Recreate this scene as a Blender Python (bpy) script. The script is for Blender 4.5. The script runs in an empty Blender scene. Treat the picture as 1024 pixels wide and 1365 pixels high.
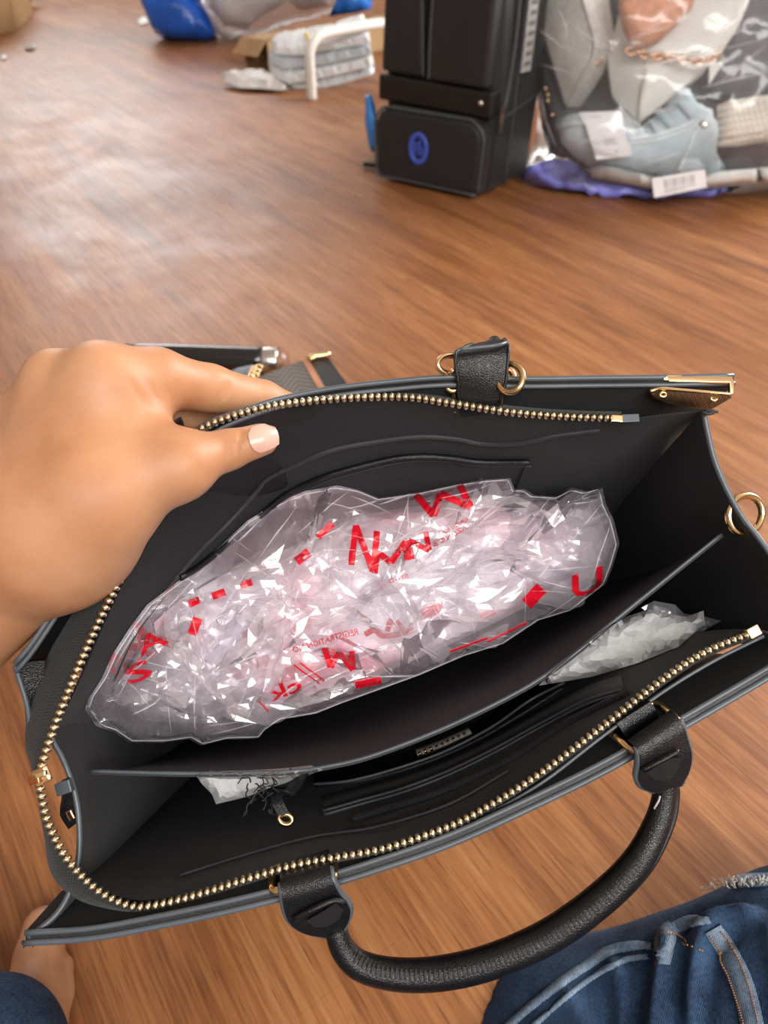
import bpy, bmesh, math, random
import numpy as np
from mathutils import Vector, Matrix, geometry
from mathutils.bvhtree import BVHTree
import openvdb

SC = bpy.context.scene
COL = SC.collection
rnd = random.Random(7)

# ------------------------------------------------------------------ camera, world, light, exposure
H, PITCH, F = 0.57, math.radians(41.0), 1000.0       # camera height, tilt below the horizon, focal length in pixels of 1024x1365
CP, SP = math.cos(PITCH), math.sin(PITCH)
cam = bpy.data.cameras.new('camera')
cam.sensor_fit = 'VERTICAL'; cam.sensor_height = 36.0; cam.lens = 36.0 * F / 1365.0
cam.clip_start = 0.01
cam.dof.use_dof = True; cam.dof.focus_distance = 0.38; cam.dof.aperture_fstop = 9.5
camo = bpy.data.objects.new('camera', cam); COL.objects.link(camo)
camo.location = (0, 0, H); camo.rotation_euler = (math.pi / 2 - PITCH, 0, 0)
SC.camera = camo

SC.view_settings.view_transform = 'Standard'; SC.view_settings.look = 'None'
SC.view_settings.gamma = 1.0; SC.view_settings.use_curve_mapping = False
SC.view_settings.exposure = 0.42
SC.cycles.transparent_max_bounces = 24
SC.cycles.max_bounces = 6; SC.cycles.diffuse_bounces = 4; SC.cycles.glossy_bounces = 3

world = bpy.data.worlds.new('daylight'); SC.world = world; world.use_nodes = True
bg = world.node_tree.nodes['Background']
bg.inputs[0].default_value = (0.93, 0.96, 1.0, 1); bg.inputs[1].default_value = 0.6

def window_light(name, loc, target, sx, sy, power, color=(1, 1, 1)):
    l = bpy.data.lights.new(name, 'AREA'); l.shape = 'RECTANGLE'; l.size = sx; l.size_y = sy
    l.energy = power; l.color = color
    o = bpy.data.objects.new(name, l); COL.objects.link(o); o.location = loc
    o.rotation_euler = (Vector(target) - Vector(loc)).to_track_quat('-Z', 'Y').to_euler()
    return o
window_light('daylight_window', (-1.75, 6.45, 1.95), (-0.4, 1.0, 0.3), 2.8, 1.5, 80, (0.95, 0.98, 1.0))
window_light('daylight_side_window', (4.4, 2.6, 1.75), (0.1, 0.5, 0.2), 3.0, 1.7, 310, (1.0, 0.98, 0.95))
window_light('rear_fill_light', (0.6, -1.65, 1.9), (0.0, 0.9, 0.3), 3.0, 1.5, 100, (1.0, 0.99, 0.97))  # unseen fill light, added to brighten the bag's inside and the hand

# ------------------------------------------------------------------ coordinates
def cam2w(x, y, z):
    """camera frame (right, up, depth) to world"""
    return Vector((x, z * CP + y * SP, H - z * SP + y * CP))
def P(px, py, dep):
    return cam2w((px - 512.0) / F * dep, (682.5 - py) / F * dep, dep)
def ray(px, py):
    o = Vector((0, 0, H)); return o, (P(px, py, 1.0) - o).normalized()
def FLR(px, py, z=0.0):
    """point at height z above the floor seen at a pixel of the photograph"""
    o, d = ray(px, py); return o + d * ((z - H) / d.z)
BAGC, BAGK = 0.365, 0.158                              # rim plane of the handbag: depth + K*up = C in the camera frame
def PT(px, py, t=0.0):
    """point t metres below the rim plane of the handbag, along the bag's own axis"""
    yc = (682.5 - py) / F
    return P(px, py, (BAGC + t) / (1 - BAGK * yc))
BAGD = (cam2w(0, -BAGK, 1) - cam2w(0, 0, 0)).normalized()

# ------------------------------------------------------------------ scene helpers
def link(o):
    COL.objects.link(o); return o
def tag(o, label=None, category=None, group=None, kind=None):
    if label: o['label'] = label
    if category: o['category'] = category
    if group: o['group'] = group
    if kind: o['kind'] = kind
    return o
def thing(name, loc, label, category, group=None):
    o = bpy.data.objects.new(name, None); link(o); o.location = loc; o.empty_display_size = 0.05
    return tag(o, label, category, group)
def adopt(o, parent):
    if parent is not None:
        o.parent = parent
        w = Vector((0, 0, 0)); p = parent
        while p is not None:
            w += Vector(p.location); p = p.parent
        o.location = Vector(o.location) - w
    return o
def mobj(name, verts, faces, mat, parent=None, smooth=True, uvs=None, mats=None, fmat=None):
    me = bpy.data.meshes.new(name)
    me.from_pydata([tuple(v) for v in verts], [], [tuple(int(i) for i in f) for f in faces]); me.update()
    if mats:
        for m in mats: me.materials.append(m)
        me.polygons.foreach_set('material_index', fmat)
    else:
        me.materials.append(mat)
    if smooth is not False:
        me.polygons.foreach_set('use_smooth', [True] * len(me.polygons))
    if uvs is not None:
        l = me.uv_layers.new(name='UVMap')
        for lp in me.loops: l.data[lp.index].uv = uvs[lp.vertex_index]
    o = bpy.data.objects.new(name, me); link(o)
    return adopt(o, parent)
def bobj(name, bm, mat, parent=None, smooth=False, bevel=0.0, segs=2):
    if bevel > 0:
        es = [e for e in bm.edges if len(e.link_faces) == 2 and e.calc_face_angle(0) > 0.5]
        bmesh.ops.bevel(bm, geom=es, offset=bevel, segments=segs, profile=0.6, affect='EDGES', clamp_overlap=True)
    bmesh.ops.recalc_face_normals(bm, faces=bm.faces)
    me = bpy.data.meshes.new(name); bm.to_mesh(me); bm.free(); me.materials.append(mat)
    if smooth:
        me.polygons.foreach_set('use_smooth', [True] * len(me.polygons))
        if smooth == 'auto':
            me.set_sharp_from_angle(angle=math.radians(40))
    o = bpy.data.objects.new(name, me); link(o)
    return adopt(o, parent)
def arr(L): return np.array([tuple(v) for v in L], dtype=float)

def spline(pts, n):
    """centripetal-ish Catmull-Rom through points, resampled evenly to n"""
    Q = arr(pts)
    if len(Q) == 2:
        s = np.linspace(0, 1, n)[:, None]; return Q[0] * (1 - s) + Q[1] * s
    E = np.vstack([2 * Q[0] - Q[1], Q, 2 * Q[-1] - Q[-2]])
    out = []
    for i in range(1, len(E) - 2):
        p0, p1, p2, p3 = E[i - 1], E[i], E[i + 1], E[i + 2]
        for s in np.linspace(0, 1, 24, endpoint=False):
            out.append(0.5 * ((2 * p1) + (-p0 + p2) * s + (2 * p0 - 5 * p1 + 4 * p2 - p3) * s * s + (-p0 + 3 * p1 - 3 * p2 + p3) * s ** 3))
    out.append(E[-2]); out = np.array(out)
    d = np.r_[0, np.cumsum(np.linalg.norm(np.diff(out, axis=0), axis=1))]
    t = np.linspace(0, d[-1], n)
    return np.stack([np.interp(t, d, out[:, k]) for k in range(out.shape[1])], 1)

def grid_normals(G):
    du = np.gradient(G, axis=0); dv = np.gradient(G, axis=1)
    n = np.cross(du, dv); l = np.linalg.norm(n, axis=2, keepdims=True); l[l < 1e-12] = 1
    return n / l
def sheet(name, G, thick, mat, parent=None, close_u=False, flip=1.0):
    """slab with thickness from a grid of points (N along, M across); uv in metres"""
    G = np.asarray(G, float); N, M, _ = G.shape
    n = grid_normals(G) * thick * flip
    A = G.reshape(-1, 3); B = (G - n).reshape(-1, 3)
    V = np.vstack([A, B]); K = N * M; F_ = []
    id_ = lambda i, j: i * M + j
    for i in range(N - 1):
        for j in range(M - 1):
            a, b, c, d = id_(i, j), id_(i + 1, j), id_(i + 1, j + 1), id_(i, j + 1)
            F_.append((a, b, c, d)); F_.append((d + K, c + K, b + K, a + K))
    for i in range(N - 1):
        a, b = id_(i, 0), id_(i + 1, 0); F_.append((b, a, a + K, b + K))
        a, b = id_(i, M - 1), id_(i + 1, M - 1); F_.append((a, b, b + K, a + K))
    for j in range(M - 1):
        a, b = id_(0, j), id_(0, j + 1); F_.append((a, b, b + K, a + K))
        a, b = id_(N - 1, j), id_(N - 1, j + 1); F_.append((b, a, a + K, b + K))
    su = np.r_[0, np.cumsum(np.linalg.norm(np.diff(G[:, M // 2], axis=0), axis=1))]
    sv = np.r_[0, np.cumsum(np.linalg.norm(np.diff(G[N // 2], axis=0), axis=1))]
    uv = [(su[i], sv[j]) for i in range(N) for j in range(M)]
    o = mobj(name, V, F_, mat, parent, uvs=uv + uv)
    o.data.set_sharp_from_angle(angle=math.radians(60))
    return o
def tube(name, pts, r, mat, parent=None, segs=10, n=None, closed=False, flat=1.0, up=None, smooth=True):
    """round bar along points; r a number or a list; flat squashes it along 'up'"""
    C = spline(pts, n) if n else arr(pts)
    V, F_, uv = tube_geo(C, r, segs, closed, flat, up)
    return mobj(name, V, F_, mat, parent, uvs=uv, smooth=smooth)
def tube_geo(C, r, segs=10, closed=False, flat=1.0, up=None):
    N = len(C); T = np.gradient(C, axis=0)
    if closed: T = np.roll(C, -1, 0) - np.roll(C, 1, 0)
    T /= np.maximum(np.linalg.norm(T, axis=1, keepdims=True), 1e-12)
    R = np.full(N, r) if np.isscalar(r) else np.interp(np.linspace(0, 1, N), np.linspace(0, 1, len(r)), r)
    ref = np.array(up if up is not None else ((0, 0, 1) if abs(T[0][2]) < .9 else (1, 0, 0)), float)
    V, F_, uv = [], [], []
    prev = ref - T[0] * ref.dot(T[0]); prev /= np.linalg.norm(prev)
    s = 0.0
    for i in range(N):
        a = (ref if up is not None else prev); a = a - T[i] * a.dot(T[i]); a /= max(np.linalg.norm(a), 1e-9); prev = a
        b = np.cross(T[i], a)
        if i: s += np.linalg.norm(C[i] - C[i - 1])
        for k in range(segs):
            th = 2 * math.pi * k / segs
            V.append(C[i] + R[i] * (a * math.cos(th) * flat + b * math.sin(th))); uv.append((s, k / segs * 2 * math.pi * R[i]))
    for i in range(N if closed else N - 1):
        for k in range(segs):
            k2 = (k + 1) % segs; j = (i + 1) % N
            F_.append((i * segs + k, i * segs + k2, j * segs + k2, j * segs + k))
    if not closed:
        F_.append(tuple(range(segs))[::-1]); F_.append(tuple(range((N - 1) * segs, N * segs)))
    return V, F_, uv
class Geo:
    """collects many small shapes of ONE part into one mesh"""
    def __init__(s): s.V, s.F = [], []
    def add(s, V, F_):
        b = len(s.V); s.V += [tuple(v) for v in V]; s.F += [tuple(b + i for i in f) for f in F_]
    def tube(s, C, r, segs=6, closed=False): s.add(*tube_geo(arr(C), r, segs, closed)[:2])
    def box(s, c, ax, ay, az):
        c, ax, ay, az = map(lambda v: np.array(tuple(v), float), (c, ax, ay, az))
        V = [c + i * ax + j * ay + k * az for k in (-1, 1) for j in (-1, 1) for i in (-1, 1)]
        s.add(V, [(0, 2, 3, 1), (4, 5, 7, 6), (0, 1, 5, 4), (2, 6, 7, 3), (0, 4, 6, 2), (1, 3, 7, 5)])
    def bead(s, c, ax, ay, az, seg=6, rings=4):
        c, ax, ay, az = map(lambda v: np.array(tuple(v), float), (c, ax, ay, az)); V = [c + az]; F_ = []
        for i in range(1, rings):
            ph = math.pi * i / rings
            for k in range(seg):
                th = 2 * math.pi * k / seg
                V.append(c + math.sin(ph) * (ax * math.cos(th) + ay * math.sin(th)) + az * math.cos(ph))
        V.append(c - az); L = len(V) - 1
        for k in range(seg):
            k2 = (k + 1) % seg; F_.append((0, 1 + k, 1 + k2)); F_.append((L, L - seg + k2, L - seg + k))
            for i in range(rings - 2):
                a = 1 + i * seg; F_.append((a + k, a + seg + k, a + seg + k2, a + k2))
        s.add(V, F_)
    def make(s, name, mat, parent=None, smooth=True): return mobj(name, s.V, s.F, mat, parent, smooth)

# signed distance fields -> one continuous skin
def rc(X, a, b, ra, rb):
    a = np.array(tuple(a)); b = np.array(tuple(b)); ba = b - a
    h = np.clip(((X - a) @ ba.astype(np.float32)) / ba.dot(ba), 0, 1)
    q = X - a.astype(np.float32) - h[..., None] * ba.astype(np.float32)
    return np.sqrt((q * q).sum(-1)) - (ra + (rb - ra) * h)
def smin(a, b, k):
    h = np.clip(0.5 + 0.5 * (b - a) / k, 0, 1); return b + (a - b) * h - k * h * (1 - h)
def sdf_points(lo, hi, vox):
    n = [int(math.ceil((hi[i] - lo[i]) / vox)) + 1 for i in range(3)]
    ax = [np.float32(lo[i]) + np.arange(n[i], dtype=np.float32) * np.float32(vox) for i in range(3)]
    return np.stack(np.meshgrid(*ax, indexing='ij'), -1)
def sdf_mesh(D, lo, vox):
    g = openvdb.FloatGrid(1.0); g.copyFromArray(np.ascontiguousarray(D, dtype=np.float32))
    pts, quads = g.convertToQuads(isovalue=0.0)
    return np.asarray(pts, float) * vox + np.array(lo), [tuple(reversed([int(i) for i in q])) for q in quads]

# value noise and cell noise in numpy for shaping
class Cells:
    def __init__(s, seed, n, lo, hi):
        r = np.random.RandomState(seed); s.p = r.uniform(lo, hi, (n, 2)); s.h = r.uniform(-1, 1, n); s.g = r.uniform(-1, 1, (n, 2))
    def __call__(s, X):
        """faceted height: every cell is a tilted plate; returns plate height and ridge distance"""
        d = np.linalg.norm(X[:, None, :] - s.p[None], axis=2); o = np.argsort(d, 1)[:, :2]
        i = o[:, 0]; r = np.arange(len(X)); f1 = d[r, i]; f2 = d[r, o[:, 1]]
        return s.h[i], ((X - s.p[i]) * s.g[i]).sum(1), f2 - f1, f1
def inside(poly, X):
    x, y = X[:, 0], X[:, 1]; c = np.zeros(len(X), bool); n = len(poly)
    for i in range(n):
        (x1, y1), (x2, y2) = poly[i], poly[(i + 1) % n]
        k = ((y1 > y) != (y2 > y)) & (x < (x2 - x1) * (y - y1) / ((y2 - y1) or 1e-9) + x1); c ^= k
    return c
def edge_dist(poly, X):
    d = np.full(len(X), 1e9); n = len(poly)
    for i in range(n):
        a = np.array(poly[i]); b = np.array(poly[(i + 1) % n]); ba = b - a
        h = np.clip(((X - a) @ ba) / max(ba @ ba, 1e-9), 0, 1)
        d = np.minimum(d, np.linalg.norm(X - a - h[:, None] * ba, axis=1))
    return d
def densify(poly, step):
    out = []
    for i in range(len(poly)):
        a, b = np.array(poly[i], float), np.array(poly[(i + 1) % len(poly)], float)
        k = max(1, int(np.linalg.norm(b - a) / step))
        out += [tuple(a + (b - a) * j / k) for j in range(k)]
    return out
def pillow(name, poly, place, front, back, mat, parent=None, spacing=12, seed=1, smooth=False, round_px=None, wrinkle=None, rim=0.0, smooth_outline=False):
    """closed stuffed shape: outline in photograph pixels, place(px, py, h) puts a point h metres proud of its middle sheet.
    front/back: thickness in metres of both halves; wrinkle(X)->metres."""
    if smooth_outline:
        Q = [(x, y, 0) for x, y in poly]; Q = Q[-2:] + Q + Q[:2]
        S = spline(Q, max(60, int(sum(math.dist(poly[i], poly[i - 1]) for i in range(len(poly))) / spacing * 1.3)))
        L0 = np.argmin(np.linalg.norm(S[:len(S) // 3, :2] - np.array(poly[0]), axis=1)); L1 = len(S) - 1 - np.argmin(np.linalg.norm(S[::-1][:len(S) // 3, :2] - np.array(poly[0]), axis=1))
        ring = [tuple(p[:2]) for p in S[L0:L1]]
    else:
        ring = densify(poly, spacing)
    r = np.random.RandomState(seed); A = np.array(ring)
    lo, hi = A.min(0), A.max(0); pts = []
    ny = int((hi[1] - lo[1]) / spacing) + 1; nx = int((hi[0] - lo[0]) / spacing) + 1
    gx, gy = np.meshgrid(np.arange(nx) * spacing + lo[0], np.arange(ny) * spacing + lo[1])
    X = np.stack([gx.ravel(), gy.ravel()], 1) + r.uniform(-.42, .42, (nx * ny, 2)) * spacing
    X = X[inside(ring, X)]; X = X[edge_dist(ring, X) > spacing * 0.5]
    pts = ring + [tuple(p) for p in X]; n0 = len(ring)
    res = geometry.delaunay_2d_cdt([Vector(p) for p in pts], [(i, (i + 1) % n0) for i in range(n0)], [], 1, 1e-6)
    V2 = np.array([tuple(v) for v in res[0]]); T = [f for f in res[2]]
    ed = edge_dist(ring, V2); rp = round_px or 0.5 * ed.max()
    dome = np.sqrt(np.clip(1 - (1 - np.clip(ed / rp, 0, 1)) ** 2, 0, 1))
    w = wrinkle(V2) * np.clip(ed / (spacing * 1.5), 0, 1) if wrinkle else 0 * dome
    onedge = ed < 1e-3
    hf = front * dome + w + rim; hb = -back * dome - rim
    V = [place(x, y, h) for (x, y), h in zip(V2, hf)]; n = len(V2); F_ = [tuple(f) for f in T]
    backid = {}
    for i in range(n):
        if onedge[i] and rim == 0: backid[i] = i
        else: backid[i] = len(V); V.append(place(V2[i][0], V2[i][1], hb[i]))
    F_ += [tuple(backid[i] for i in f[::-1]) for f in T]
    if rim:
        cnt = {}
        for f in T:
            for a, b in zip(f, f[1:] + f[:1]): cnt[(a, b)] = 1
        for a, b in list(cnt):
            if (b, a) not in cnt: F_.append((b, a, backid[a], backid[b]))
    me_o = mobj(name, V, F_, mat, parent, smooth)
    bm = bmesh.new(); bm.from_mesh(me_o.data); bmesh.ops.recalc_face_normals(bm, faces=bm.faces); bm.to_mesh(me_o.data); bm.free()
    return me_o
def bvh_of(*objs):
    V, F_ = [], []
    for o in objs:
        b = len(V); w = Vector((0, 0, 0)); p = o
        while p is not None: w += Vector(p.location); p = p.parent
        V += [v.co + w for v in o.data.vertices]; F_ += [tuple(b + i for i in q.vertices) for q in o.data.polygons]
    return BVHTree.FromPolygons(V, F_)
def hit(bvh, px, py, lift=0.0):
    o, d = ray(px, py); p, n, i, t = bvh.ray_cast(o, d)
    if p is None: return None, None
    if n.dot(d) > 0: n = -n
    return p + n * lift, n
def hits(bvh, pts, lift=0.0):
    return [q for q in (hit(bvh, x, y, lift)[0] for x, y in pts) if q is not None]
def surf_strip(name, bvh, pts, wpx, mat, parent=None, lift=0.0006, n=40, geo=None, back=0.002):
    """flat ribbon (print, tape, seam) laid on a surface along a pixel path, wpx wide, with a little thickness"""
    C = spline([(x, y, 0) for x, y in pts], n)[:, :2]; T = np.gradient(C, axis=0); T /= np.linalg.norm(T, axis=1, keepdims=True) + 1e-9
    Nn = np.stack([-T[:, 1], T[:, 0]], 1); W = np.interp(np.linspace(0, 1, n), np.linspace(0, 1, len(wpx)), wpx) if not np.isscalar(wpx) else np.full(n, wpx)
    V, F_ = [], []; ok = []
    for i in range(n):
        row = []
        for s in (-.5, 0, .5):
            q = C[i] + Nn[i] * W[i] * s; p, nn = hit(bvh, q[0], q[1], 0)
            row.append((p, nn))
        ok.append(all(p is not None for p, _ in row))
        for p, nn in row:
            if p is None: p, nn = Vector((0, 0, -1)), Vector((0, 0, 1))
            V += [p + nn * lift, p - nn * back]
    for i in range(n - 1):
        if not (ok[i] and ok[i + 1]): continue
        if (Vector(V[i * 6 + 2]) - Vector(V[i * 6 + 8])).length > 0.03: continue
        for s in (0, 1):
            a = i * 6 + s * 2; b = a + 6
            F_.append((a, b, b + 2, a + 2)); F_.append((a + 1, a + 3, b + 3, b + 1))
        F_.append((i * 6, i * 6 + 1, i * 6 + 7, i * 6 + 6)); F_.append((i * 6 + 4, i * 6 + 10, i * 6 + 11, i * 6 + 5))
    used = sorted({i for f in F_ for i in f}); mp = {u: k for k, u in enumerate(used)}
    V = [V[u] for u in used]; F_ = [tuple(mp[i] for i in f) for f in F_]
    if geo is not None: geo.add(V, F_); return None
    return mobj(name, V, F_, mat, parent)
# ------------------------------------------------------------------ materials
class NT:
    def __init__(s, name):
        s.m = bpy.data.materials.new(name); s.m.use_nodes = True; s.t = s.m.node_tree; s.n = s.t.nodes; s.b = s.n['Principled BSDF']; s.out = s.n['Material Output']
    def node(s, typ, **kw):
        n = s.n.new(typ)
        for k, v in kw.items():
            if k in n.inputs: n.inputs[k].default_value = v
            else: setattr(n, k, v)
        return n
    def L(s, a, b): s.t.links.new(a, b)
    def coord(s, kind='Object', scale=(1, 1, 1), rot=(0, 0, 0)):
        c = s.node('ShaderNodeTexCoord'); m = s.node('ShaderNodeMapping'); m.inputs['Scale'].default_value = scale; m.inputs['Rotation'].default_value = rot
        s.L(c.outputs[kind], m.inputs['Vector']); return m.outputs[0]
    def noise(s, vec, scale, detail=4, rough=.55, dist=0.0):
        n = s.node('ShaderNodeTexNoise', Scale=scale, Detail=detail, Roughness=rough, Distortion=dist); s.L(vec, n.inputs['Vector']); return n.outputs['Fac']
    def voro(s, vec, scale, feature='F1', out='Distance'):
        n = s.node('ShaderNodeTexVoronoi', feature=feature, Scale=scale); s.L(vec, n.inputs['Vector']); return n.outputs[out]
    def wave(s, vec, scale, dist=0, detail=2, dscale=1.0, direction='X', profile='SIN'):
        n = s.node('ShaderNodeTexWave', bands_direction=direction, wave_profile=profile, Scale=scale, Distortion=dist, Detail=detail); n.inputs['Detail Scale'].default_value = dscale
        s.L(vec, n.inputs['Vector']); return n.outputs['Fac']
    def ramp(s, fac, stops):
        r = s.node('ShaderNodeValToRGB'); e = r.color_ramp.elements
        while len(e) < len(stops): e.new(0.5)
        for k, (p, c) in enumerate(stops): e[k].position = p; e[k].color = (*c, 1) if len(c) == 3 else c
        s.L(fac, r.inputs['Fac']); return r.outputs['Color']
    def math(s, op, a, b=0.0, c=None):
        n = s.node('ShaderNodeMath', operation=op)
        for i, v in enumerate([a, b] + ([c] if c is not None else [])):
            if isinstance(v, (int, float)): n.inputs[i].default_value = v
            else: s.L(v, n.inputs[i])
        return n.outputs[0]
    def mix(s, fac, a, b, blend='MIX'):
        n = s.node('ShaderNodeMix', data_type='RGBA', blend_type=blend)
        for i, v in ((0, fac), (6, a), (7, b)):
            if isinstance(v, (int, float)): n.inputs[i].default_value = v
            elif isinstance(v, tuple): n.inputs[i].default_value = (*v, 1)
            else: s.L(v, n.inputs[i])
        return n.outputs[2]
    def bump(s, h, strength=.3, dist=.001):
        n = s.node('ShaderNodeBump', Strength=strength, Distance=dist); s.L(h, n.inputs['Height'])
        if s.b.inputs['Normal'].links: s.L(s.b.inputs['Normal'].links[0].from_socket, n.inputs['Normal'])
        s.L(n.outputs[0], s.b.inputs['Normal']); return n.outputs[0]
    def set(s, **kw):
        names = dict(color='Base Color', rough='Roughness', metal='Metallic', spec='Specular IOR Level', sheen='Sheen Weight', sss='Subsurface Weight', coat='Coat Weight', coat_rough='Coat Roughness', alpha='Alpha', trans='Transmission Weight', ior='IOR', emit='Emission Color', emit_s='Emission Strength', sheen_rough='Sheen Roughness', aniso='Anisotropic')
        for k, v in kw.items():
            i = s.b.inputs[names[k]]
            if isinstance(v, (int, float)): i.default_value = v
            elif isinstance(v, tuple): i.default_value = (*v, 1) if i.type == 'RGBA' else v
            else: s.L(v, i)
        return s
def plain(name, color, rough=.5, metal=0.0, var=0.12, vscale=30, bump=0.15, bscale=300, bdist=.0005, coord='Object', **kw):
    """a plain surface with a little unevenness of tone and relief"""
    t = NT(name); v = t.coord(coord)
    n = t.noise(v, vscale, 3)
    c = t.ramp(n, [(.3, tuple(x * (1 - var) for x in color)), (.7, tuple(min(1, x * (1 + var)) for x in color))])
    t.set(color=c, rough=rough, metal=metal, **kw)
    if bump: t.bump(t.noise(v, bscale, 3), bump, bdist)
    return t.m
M = {}
def wood():
    t = NT('wood_laminate'); c = t.node('ShaderNodeTexCoord'); oi = t.node('ShaderNodeObjectInfo')
    geo_ = t.node('ShaderNodeNewGeometry'); ad = t.node('ShaderNodeVectorRotate', rotation_type='Z_AXIS'); ad.inputs['Angle'].default_value = -math.atan2(1.325, -0.912); t.L(geo_.outputs['Position'], ad.inputs['Vector'])
    def mp(sx, sy):
        m = t.node('ShaderNodeMapping'); m.inputs['Scale'].default_value = (sx, sy, 1.0); t.L(ad.outputs[0], m.inputs['Vector']); return m.outputs[0]
    broad = t.noise(mp(1.6, 16), 1.0, 3, .5, .8); mid = t.noise(mp(4.5, 70), 1.0, 4, .6, .9); fine = t.noise(mp(14, 330), 1.0, 3, .6, .3); tone = t.noise(mp(.9, 4), 1.0, 2)
    g = t.math('ADD', t.math('MULTIPLY', broad, .34), t.math('ADD', t.math('MULTIPLY', mid, .36), t.math('MULTIPLY', fine, .30)))
    col = t.ramp(g, [(.37, (.110, .036, .011)), (.45, (.255, .096, .032)), (.53, (.385, .160, .056)), (.62, (.520, .250, .098))])
    col = t.mix(t.math('MULTIPLY', tone, .4), col, (.34, .130, .048), 'MIX')
    dk = t.noise(mp(5, 55), 1.0, 2, .5, 1.2); col = t.mix(t.ramp(dk, [(.66, (0, 0, 0)), (.76, (.65, .65, .65))]), col, (.12, .042, .018))
    po = t.noise(mp(26, 620), 1.0, 2, .5, .4); col = t.mix(t.ramp(po, [(.60, (0, 0, 0)), (.70, (.75, .75, .75))]), col, (.13, .048, .02))
    col = t.mix(t.math('MULTIPLY', oi.outputs['Random'], .14), col, (.17, .062, .024)); col = t.mix(.14, col, (.10, .035, .013))
    sc = t.noise(ad.outputs[0], 4.5, 5, .7, .5)
    t.set(color=col, rough=t.ramp(sc, [(.35, (.36,) * 3), (.7, (.50,) * 3)]), spec=.42)
    t.bump(fine, .25, .0005); t.bump(mid, .12, .0008)
    return t.m
M['wood'] = wood()
M['joint'] = plain('floor_joint_brown', (.16, .07, .03), .8)  # brown of the slab that shows in the plank joints
def leather(name, col=(.006, .006, .0068), rough=.31, scale=900, strength=.28):
    t = NT(name); v = t.coord('Object'); a = t.voro(v, scale, 'DISTANCE_TO_EDGE'); n = t.noise(v, 60, 3)
    t.set(color=t.ramp(n, [(.3, tuple(c * .8 for c in col)), (.7, tuple(c * 1.25 for c in col))]), rough=t.ramp(n, [(.3, (rough * .85,) * 3), (.7, (rough * 1.15,) * 3)]), spec=.45)
    t.bump(t.ramp(a, [(0, (0, 0, 0)), (.25, (1, 1, 1))]), strength, .0004); return t.m
M['leather'] = leather('black_grained_leather')
M['leather_smooth'] = leather('black_smooth_leather', (.0045, .0045, .005), .45, 500, .12)
M['edge'] = plain('grey_edge_paint', (.085, .10, .115), .32, var=.15, bump=.1, bscale=500)
M['suede'] = plain('black_suede_and_mouth_shade', (.0035, .0035, .004), .9, sheen=.05, bump=.2, bscale=900)  # suede of the facings, reused for the painted shade in the tab mouths
def fabric(name, col, sc=1.0, sheen=.08, rough=.75, twill=1500, strength=.6):
    t = NT(name); v = t.coord('Object'); w = t.wave(t.coord('Object', rot=(.3, .6, .8)), twill / 6.28 * sc, 0.4, 1); n = t.noise(v, 14, 4); f = t.noise(v, 700, 2)
    t.set(color=t.mix(t.math('MULTIPLY', w, .35), t.ramp(n, [(.25, tuple(c * .75 for c in col)), (.75, tuple(c * 1.3 for c in col))]), tuple(c * 1.9 for c in col)), rough=rough, sheen=sheen, spec=.35)
    t.bump(t.math('ADD', w, t.math('MULTIPLY', f, .6)), strength, .0003); t.bump(t.noise(v, 45, 3), .25, .002); return t.m
M['lining'] = fabric('black_twill_lining', (.0075, .0075, .0088))
M['lining_sheen'] = fabric('black_satin_lining', (.024, .022, .025), rough=.55, sheen=.1, strength=.15)
M['board'] = plain('charcoal_divider_board', (.026, .024, .027), .8, var=.12, vscale=50, bump=.35, bscale=1500, bdist=.0003)
def herringbone(name, col):
    t = NT(name); c = t.node('ShaderNodeTexCoord'); sep = t.node('ShaderNodeSeparateXYZ'); t.L(c.outputs['UV'], sep.inputs[0])
    z = t.math('PINGPONG', sep.outputs['Y'], .0022); u = t.math('ADD', sep.outputs['X'], z)
    s = t.math('SINE', t.math('MULTIPLY', u, 6.283 / .0016)); s = t.math('MULTIPLY_ADD', s, .5, .5)
    t.set(color=t.mix(s, tuple(x * .45 for x in col), tuple(x * 1.7 for x in col)), rough=.8, sheen=.1); t.bump(s, .5, .0004); return t.m
M['tape'] = herringbone('herringbone_zip_tape', (.016, .018, .019))
M['gold'] = plain('pale_gold_metal', (.83, .57, .30), .2, 1.0, var=.1, bump=.05)
M['brass'] = plain('brass_zip_teeth', (.88, .72, .48), .30, 1.0, var=.15, bump=.05)
M['rose_gold'] = plain('rose_gold_metal', (.80, .45, .26), .22, 1.0, bump=.05)
M['silver'] = plain('silver_metal', (.72, .70, .66), .22, 1.0, bump=.1)
M['gold_knurl'] = None
def knurl():
    t = NT('knurled_gold_plate'); v = t.coord('Object'); w1 = t.wave(t.coord('Object', rot=(0, 0, .7)), 420, 0); w2 = t.wave(t.coord('Object', rot=(0, 0, -.7)), 420, 0)
    h = t.math('MULTIPLY', w1, w2); t.set(color=t.mix(h, (.32, .24, .15), (.85, .66, .42)), metal=1.0, rough=.34); t.bump(h, .8, .0006); return t.m
M['gold_knurl'] = knurl()
M['thread'] = plain('black_thread', (.03, .03, .033), .7)
M['white_nick'] = plain('worn_pale_thread', (.45, .45, .43), .7)
def skin():
    t = NT('skin'); v = t.coord('Object'); n = t.noise(v, 22, 4, .6); n2 = t.noise(v, 260, 3)
    c = t.ramp(n, [(.28, (.42, .190, .090)), (.5, (.50, .250, .128)), (.75, (.56, .305, .170))]); c = t.mix(t.math('MULTIPLY', n2, .25), c, (.50, .19, .09))
    t.set(color=c, rough=.46, sss=.12, spec=.4); t.b.inputs['Subsurface Radius'].default_value = (.012, .004, .002); t.b.inputs['Subsurface Scale'].default_value = .35
    cr = t.voro(v, 900, 'DISTANCE_TO_EDGE'); t.bump(t.ramp(cr, [(0, (0, 0, 0)), (.2, (1, 1, 1))]), .14, .0003); t.bump(t.noise(v, 120, 3), .12, .001); return t.m
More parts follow.
